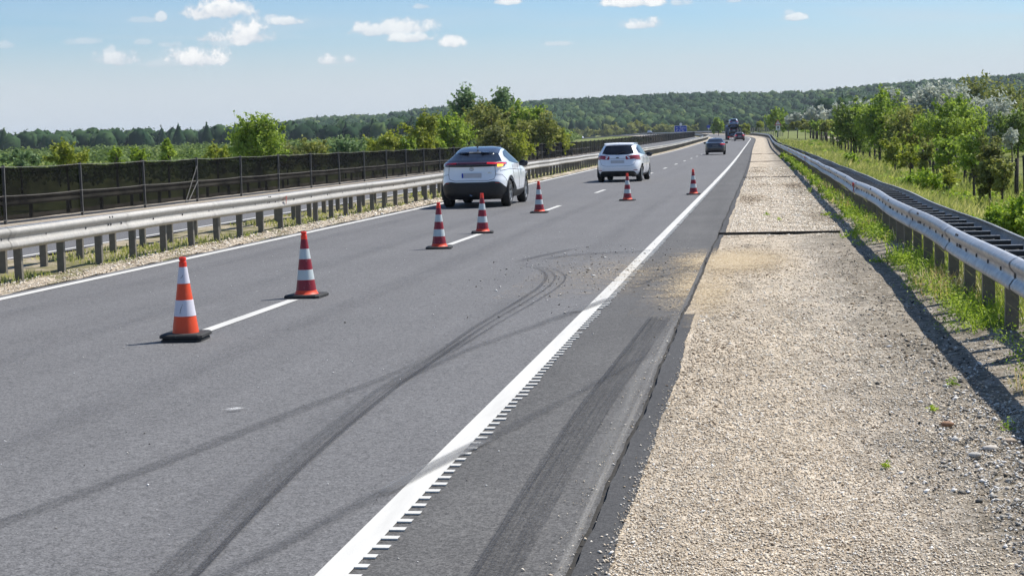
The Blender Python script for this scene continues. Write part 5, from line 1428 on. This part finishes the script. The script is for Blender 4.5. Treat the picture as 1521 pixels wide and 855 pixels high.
# --- white estate car
ES = Car([(.21, .74, .22, 4.10), (.30, .83, .08, 4.28), (.42, .87, .02, 4.36), (.56, .886, 0, 4.40), (.68, .89, .015, 4.40), (.80, .885, .05, 4.33), (.90, .875, .075, 4.1), (.98, .862, .09, 3.5),
          (1.05, .835, .13, 3.12), (1.14, .79, .20, 2.95), (1.24, .735, .29, 2.76), (1.33, .685, .38, 2.56), (1.40, .635, .47, 2.36), (1.45, .565, .60, 2.12), (1.48, .44, .85, 1.9), (1.495, .25, 1.1, 1.7)], 2.65, .84, .325)
def estate(loc, rz, label, bodymat, name='estate_car', detail=True, group=None, lit=False):
    c = ES; root = empty(name, loc, rz); tag(root, label, 'car', group)
    shell(c, bodymat, root)
    c.patch('rear_window', [(-.50, 1.385), (-.3, 1.40), (0, 1.403), (.3, 1.40), (.50, 1.385)], [(-.62, 1.10), (-.4, 1.055), (0, 1.045), (.4, 1.055), (.62, 1.10)], 'rear', M['glass'], root, 24, 8, .006)
    for sx in (-1, 1):
        c.patch('taillight', [(sx*.42, .965), (sx*.60, 1.025), (sx*.80, 1.025)], [(sx*.42, .955), (sx*.58, .895), (sx*.83, .845)], 'rear', M['taillit'] if lit else M['tail'], root, 12, 5, .012, thick=.02)
        for sd in (sx,): c.patch('taillight', [(.10, 1.02), (.42, 1.02)], [(.07, .86), (.26, .92)], 'side', M['tail'], root, 6, 4, .008, sd)
    y0 = c.proj((0, 0, .78), (0, 1, 0), .012)[1]
    pl = MB().box((0, y0, .78), (.52, .012, .115)).build('number_plate', M['plate'], root)
    c.patch('rear_bumper', [(-.64, .40), (-.58, .425), (0, .43), (.58, .425), (.64, .40)], [(-.76, .235), (-.5, .222), (0, .215), (.5, .222), (.76, .235)], 'rear', M['trim'], root, 24, 4, .010, thick=.015)
    for sd in (-1, 1):
        c.patch('side_window', [(.62, 1.28), (.95, 1.385), (1.5, 1.415), (2.1, 1.385), (2.55, 1.21)], [(.55, 1.11), (.95, 1.07), (1.5, 1.04), (2.1, 1.02), (2.85, 1.01)], 'side', M['glass'], root, 18, 6, .006, sd)
        mirror(root, sd*.84, 2.72, 1.02, sd, M['roofdark'])
    if detail:
        MB().box((0, y0+.02, .94), (.10, .02, .035)).build('badge', M['trim'], root)
        c.line('tailgate_seam', [(-.70, .97), (-.69, .80), (-.62, .66), (-.45, .615), (.45, .615), (.62, .66), (.69, .80), (.70, .97)], 'rear', M['seam'], root, .005)
        c.line('tailgate_seam', [(-.42, .95), (-.3, .90), (.3, .90), (.42, .95)], 'rear', M['seam'], root, .005)
        p0 = c.proj((-.03, 0, 1.075), (0, 1, 0), .02); p1 = c.proj((.30, 0, 1.16), (0, 1, 0), .018)
        MB().tube([p0, p1], .009, 5).build('wiper', M['trim'], root)
        c.patch('spoiler', [(-.56, 1.435), (0, 1.45), (.56, 1.435)], [(-.53, 1.398), (0, 1.412), (.53, 1.398)], 'rear', bodymat, root, 20, 2, .07, thick=.09)
        for sd in (-1, 1):
            P = [c.proj((sd*.55, y, 1), (0, 0, -1), .035) for y in np.linspace(.75, 2.0, 10)]
            MB().tube(P, .016, 6).build('roof_rail', M['chrome'], root)
            for yy in (1.22, 2.08): c.line('door_seam', [(yy+.05, 1.02), (yy, .8), (yy+.02, .35)], 'side', M['seam'], root, .005, sd, 16)
            for yy in (1.35, 2.2): c.patch('door_handle', [(yy, .93), (yy+.17, .935)], [(yy, .90), (yy+.17, .905)], 'side', bodymat, root, 4, 1, .03, sd, thick=.03)
            c.patch('sill', [(1.22, .30), (3.05, .30)], [(1.24, .235), (3.05, .235)], 'side', M['trim'], root, 10, 2, .01, sd)
        MB().tube([(0, .62, 1.465), (0, .52, 1.53)], .006, 5).build('antenna', M['trim'], root)
        for sx in (-1, 1): c.patch('reflector', [(sx*.60, .46), (sx*.74, .47)], [(sx*.60, .44), (sx*.74, .45)], 'rear', M['tail'], root, 4, 1, .012)
    base_wheels(c, root, .325, .21, M['rim'], 5)
    return root

# --- dark saloon
SD = Car([(.20, .75, .22, 4.35), (.30, .85, .08, 4.56), (.42, .895, .02, 4.64), (.56, .91, 0, 4.68), (.70, .91, .01, 4.68), (.82, .90, .04, 4.6), (.92, .885, .06, 4.3), (.99, .87, .07, 3.7),
          (1.04, .85, .12, 3.4), (1.07, .82, .50, 3.3), (1.10, .79, .72, 3.2), (1.20, .72, .98, 3.0), (1.30, .66, 1.24, 2.8), (1.38, .60, 1.48, 2.6), (1.43, .52, 1.72, 2.4), (1.455, .3, 1.95, 2.2)], 2.74, .95, .33)
def saloon(loc, rz, label, bodymat, name='saloon_car', group=None):
    c = SD; root = empty(name, loc, rz); tag(root, label, 'car', group)
    shell(c, bodymat, root)
    c.patch('rear_window', [(-.53, 1.385), (0, 1.395), (.53, 1.385)], [(-.70, 1.10), (0, 1.085), (.70, 1.10)], 'rear', M['glass'], root, 20, 7, .006)
    for sx in (-1, 1):
        c.patch('taillight', [(sx*.42, .955), (sx*.84, .965)], [(sx*.42, .90), (sx*.85, .86)], 'rear', M['taillit'] if sx > 0 else M['taildark'], root, 10, 3, .012, thick=.02)
        c.patch('side_window', [(1.35, 1.26), (1.7, 1.36), (2.3, 1.385), (2.75, 1.26)], [(1.15, 1.09), (1.7, 1.06), (2.3, 1.04), (3.05, 1.05)], 'side', M['glass'], root, 14, 5, .006, sx)
        mirror(root, sx*.86, 2.95, 1.04, sx, M['cardark'], 1.1)
        c.line('boot_seam', [(sx*.60, .95), (sx*.58, .72), (0, .69)], 'rear', M['seam'], root, .006)
    y0 = c.proj((0, 0, .80), (0, 1, 0), .014)[1]
    MB().box((0, y0, .80), (.52, .012, .12)).build('number_plate', pm('shaded plate', (.12, .12, .13), None, 6, .6), root)
    c.patch('rear_bumper', [(-.72, .42), (0, .44), (.72, .42)], [(-.76, .24), (0, .22), (.76, .24)], 'rear', M['trim'], root, 18, 3, .010)
    MB().tube([(0, 1.78, 1.44), (0, 1.68, 1.50)], .012, 5).build('antenna', M['trim'], root)
    base_wheels(c, root, .33, .215, M['rim'], 5)
    return root

crossover((-7.40, 40.75, .003), R(-.3), 'white crossover with a black roof and lit amber indicator in the left lane')
estate((-5.52, 62.0, .003), R(-2.2), 'white estate car straddling the lane dashes ahead of the crossover', M['carwhite2'])
zs = float(zr(144)); saloon((-4.05-.0, 142.6, zs+.004), R(.8), 'dark grey saloon car in the right lane farther ahead', M['cardark'])
x0 = at(1099, 208.6, 284)[0]; estate((x0, 283, float(zr(284))+.006), R(3), 'small dark red car following beside the car transporter', M['carred'], 'hatchback_car', False, lit=True)

# --- car transporter with its load
def car_transporter(loc, rz):
    root = empty('car_transporter', loc, rz); tag(root, 'dark two deck car transporter lorry with an orange red tail, carrying cars round the bend', 'lorry')
    z = lambda y: 0
    fr = MB(); fr.box((-.45, 6, .75), (.15, 12, .2)).box((.45, 6, .75), (.15, 12, .2))
    for y in np.arange(.3, 12, 1.9): fr.box((0, y, .74), (2.3, .12, .14))
    fr.build('chassis', M['trim'], root)
    lo = MB(); lo.box((-.85, 5.5, .98), (.55, 11, .05)).box((.85, 5.5, .98), (.55, 11, .05)); lo.build('lower_deck', M['trim'], root)
    up = MB(); up.box((-.88, 5.4, 2.42), (.52, 10.6, .06)).box((.88, 5.4, 2.42), (.52, 10.6, .06)).box((-1.2, 5.4, 2.38), (.06, 10.6, .16)).box((1.2, 5.4, 2.38), (.06, 10.6, .16))
    for y in (.3, 3, 6, 9, 10.5): up.box((0, y, 2.37), (2.3, .1, .06))
    up.build('upper_deck', M['trim'], root)
    for y in (.6, 4.2, 7.8, 10.6):
        for sx in (-1, 1): MB().box((sx*1.22, y, 1.55), (.09, .16, 1.66)).build('deck_post', M['trim'], root)
    for sx in (-1, 1):
        MB().tube([(sx*1.22, .7, 1.0), (sx*1.22, 3.9, 2.3)], .04, 6).build('deck_brace', M['cargrey'], root)
        MB().box((sx*.62, -.06, .82), (.30, .3, .05)).build('loading_ramp', M['cargrey'], root)
    MB().box((0, -.06, .52), (2.46, .10, .17)).build('tail_bar', pm('orange red tail bar', (.5, .07, .03), (.35, .04, .025), 3, .5), root, bevel=.01)
    for sx in (-1, 1): MB().box((sx*1.0, -.13, .54), (.34, .04, .11)).build('taillight', M['taillit'], root)
    MB().box((0, -.10, .74), (.52, .02, .11)).build('number_plate', M['plate'], root)
    for y in (2.2, 3.5, 11.2, 14.4):
        for sx in (-1, 1): wheel(root, sx*1.02, y, .42, .34, sx, M['rubber'], M['rim'], 6)
    cb_ = MB()
    V = []
    for zz, w, y0_, y1_ in ((.55, 1.22, 13.3, 15.4), (1.5, 1.24, 13.3, 15.5), (2.3, 1.22, 13.3, 15.3), (2.75, 1.1, 13.5, 15.0), (2.85, .9, 13.8, 14.7)):
        V += [(-w, y0_, zz), (w, y0_, zz), (w, y1_, zz), (-w, y1_, zz)]
    cb_.add(V, [(l*4+i, l*4+(i+1) % 4, (l+1)*4+(i+1) % 4, (l+1)*4+i) for l in range(4) for i in range(4)]+[(16, 17, 18, 19), (3, 2, 1, 0)])
    cb_.build('cab', M['carblue'], root, bevel=.05)
    return root
ty = 306.0; tx = at(1090.5, 205, ty)[0]; tz = float(zr(ty)); tr_ = R(3.0)
car_transporter((tx, ty, tz+.004), tr_)
def on_truck(y): return (tx-math.sin(tr_)*y, ty+math.cos(tr_)*y)
a, b = on_truck(.2); estate((a, b, tz+2.46), tr_, 'blue grey car on the upper deck of the car transporter, at its tail', M['carblue'], 'loaded_car', False, 'cars loaded on the transporter')
a, b = on_truck(.9); estate((a, b, tz+1.012), tr_, 'dark car on the lower deck of the car transporter', M['cardark'], 'loaded_car', False, 'cars loaded on the transporter')
a, b = on_truck(5.6); estate((a, b, tz+2.46), tr_, 'dark car farther forward on the upper deck of the transporter', M['cargrey'], 'loaded_car', False, 'cars loaded on the transporter')
# --- on the opposite carriageway, far off
def opp(px, y):
    d = ray(px, 200); return d[0]/d[1]*y
yy = 640; h = math.asin(min(1, (yy-300)/RAD))
estate((opp(964, yy), yy, float(zr(yy))+.1), h+math.pi, 'dark grey car far off, just left of the blue motorway sign', M['cargrey'], 'estate_car', False, 'cars far off on the opposite carriageway')
yy = 860; h = math.asin(min(1, (yy-300)/RAD))
estate((opp(863, yy), yy, float(zr(yy))+.1), h+math.pi, 'white car farthest off on the opposite carriageway right of the tree clump', M['carwhite2'], 'estate_car', False, 'cars far off on the opposite carriageway')

# ------------------------------------------------------------------ light, sky, air
SUN = np.array([.54, .45, 1.0]); SUN /= np.linalg.norm(SUN)
ld = bpy.data.lights.new('sun', 'SUN'); ld.energy = 5.0; ld.angle = R(.53); ld.color = (1, .955, .89)
so = bpy.data.objects.new('sun', ld); COL.objects.link(so); so.location = (30, 30, 70)
so.rotation_euler = Vector(SUN).to_track_quat('Z', 'Y').to_euler()
W_ = bpy.data.worlds.new('World'); sc.world = W_; W_.use_nodes = True
nt = W_.node_tree; nt.nodes.clear(); k = NT(nt)
out = nt.nodes.new('ShaderNodeOutputWorld'); bg = nt.nodes.new('ShaderNodeBackground')
sky = nt.nodes.new('ShaderNodeTexSky'); sky.sky_type = 'NISHITA'; sky.sun_disc = False
sky.sun_elevation = math.asin(SUN[2]); sky.sun_rotation = math.atan2(SUN[0], SUN[1])
sky.air_density = 1.0; sky.dust_density = .6; sky.ozone_density = 1.6; sky.altitude = 100
SKS = .084
tc = nt.nodes.new('ShaderNodeTexCoord').outputs['Generated']
sx = nt.nodes.new('ShaderNodeSeparateXYZ'); k.l(tc, sx.inputs[0])
azn = k.math('ARCTAN2', sx.outputs[0], sx.outputs[1]); eln = k.math('ARCSINE', sx.outputs[2])
n_big = k.noise(tc, 26, 6, .62); n_mid = k.noise(tc, 75, 6, .6); n_fine = k.noise(tc, 190, 4, .6)
nz = k.math('ADD', k.math('MULTIPLY', n_mid, .65), k.math('MULTIPLY', n_fine, .35))
cover = None; light = None
def adir(px, py):
    d = ray(px, py); return math.atan2(d[0], d[1]), math.atan2(d[2], math.hypot(d[0], d[1]))
CL = [(300, 13, 28, 14, 1), (330, 10, 44, 16, 1), (352, 14, 26, 9, .8), (366, 46, 38, 20, 1), (318, 54, 26, 8, .9), (340, 62, 40, 6, .45), (423, 30, 26, 7, .85), (405, 27, 14, 6, .6), (238, 24, 9, 8, .7), (218, 29, 24, 4, .35),
      (174, 84, 33, 12, .8), (163, 76, 12, 8, .6), (292, 83, 46, 15, 1), (262, 78, 16, 10, .9), (250, 93, 40, 6, .35), (132, 60, 20, 5, .45), (108, 62, 16, 4, .3), (210, 62, 14, 4, .4), (255, 65, 18, 5, .4), (484, 87, 18, 9, .9), (518, 87, 16, 7, .85), (500, 92, 30, 4, .5),
      (580, 40, 62, 12, .85), (604, 36, 28, 11, .9), (612, 54, 36, 8, .9), (670, 61, 19, 9, .95), (757, 1, 17, 6, .9), (938, 2, 46, 8, 1), (1012, 2, 16, 6, .6), (957, 34, 28, 8, .9), (968, 31, 14, 7, .9), (1178, 25, 18, 6, .8), (1172, 18, 8, 5, .5), (832, 64, 24, 4, .5), (626, 9, 11, 4, .5), (1090, 0, 10, 4, .5), (4, 66, 14, 5, .4)]
for px, py, w, h, den in CL:
    a0, e0 = adir(px, py); wr, hr = w/F*1.3, h/F*1.35
    u = k.math('DIVIDE', k.math('SUBTRACT', azn, a0), wr)
    v = k.math('DIVIDE', k.math('SUBTRACT', eln, e0-hr*.35), hr*1.25)
    vneg = k.math('MULTIPLY', k.math('MINIMUM', v, 0.0), 2.3)
    v2 = k.math('ADD', k.math('MAXIMUM', v, 0.0), vneg)
    r2 = k.math('ADD', k.math('MULTIPLY', u, u), k.math('MULTIPLY', v2, v2))
    f = k.math('SUBTRACT', 1.0, r2)
    f = k.math('ADD', f, k.math('MULTIPLY', k.math('SUBTRACT', nz, .52), 3.9))
    d = k.math('MULTIPLY', k.ramp(f, .0, .75), den)
    lt = k.math('MULTIPLY', d, k.ramp(k.math('ADD', v, k.math('MULTIPLY', k.math('SUBTRACT', n_mid, .5), 2.2)), -.7, .5, .0, 1.0))
    cover = d if cover is None else k.math('MAXIMUM', cover, d)
    light = lt if light is None else k.math('MAXIMUM', light, lt)
# thin high veil, in long flat bands
cm = nt.nodes.new('ShaderNodeCombineXYZ'); k.l(k.math('MULTIPLY', azn, 3.0), cm.inputs[0]); k.l(k.math('ADD', k.math('MULTIPLY', eln, 34.0), k.math('MULTIPLY', azn, 1.6)), cm.inputs[1])
veil = k.ramp(k.noise(cm.outputs[0], 1.15, 5, .55), .36, .66)
low = k.ramp(eln, R(1.6), R(4.6), 1.0, .0)
veil = k.math('MAXIMUM', k.math('MULTIPLY', veil, k.ramp(eln, R(2), R(5.6), .85, .05)), k.math('MULTIPLY', low, .85))
skc = nt.nodes.new('ShaderNodeVectorMath'); skc.operation = 'SCALE'; k.l(sky.outputs[0], skc.inputs[0]); skc.inputs['Scale'].default_value = SKS
tintn = nt.nodes.new('ShaderNodeVectorMath'); tintn.operation = 'MULTIPLY'; k.l(skc.outputs[0], tintn.inputs[0]); tintn.inputs[1].default_value = (.75, .95, 1.17)
c1 = k.mix(veil, tintn.outputs[0], (.51, .55, .59))
ccol = k.mix(light, (.50, .53, .58), (.78, .78, .77))
c2 = k.mix(k.math('MULTIPLY', cover, .93), c1, ccol)
k.l(c2, bg.inputs[0]); bg.inputs[1].default_value = 1.0
k.l(bg.outputs[0], out.inputs[0])

# the air between here and the far wood
hz, hnt, hout = new_mat('thin haze')
pv = hnt.nodes.new('ShaderNodeVolumePrincipled'); pv.inputs['Density'].default_value = .0001; pv.inputs['Color'].default_value = (.78, .87, 1.0, 1); pv.inputs['Anisotropy'].default_value = .1
hnt.links.new(pv.outputs[0], hout.inputs['Volume'])
HB = MB().box((0, 2450, 30), (8600, 5700, 90)).build('haze', hz); tag(HB, 'thin bluish summer haze over the fields and the far wood', 'haze', kind='stuff')

sc.view_settings.view_transform = 'Standard'; sc.view_settings.look = 'None'
sc.view_settings.exposure = 0.40; sc.view_settings.gamma = 1.0
try: sc.view_settings.use_curve_mapping = False
except Exception: pass
sc.render.engine = 'CYCLES'
cyc = sc.cycles
cyc.use_denoising = True; cyc.max_bounces = 6; cyc.diffuse_bounces = 3; cyc.glossy_bounces = 3; cyc.transparent_max_bounces = 14; cyc.volume_bounces = 0; cyc.transmission_bounces = 3
cyc.use_adaptive_sampling = True; cyc.adaptive_threshold = .015
cyc.sample_clamp_indirect = 6
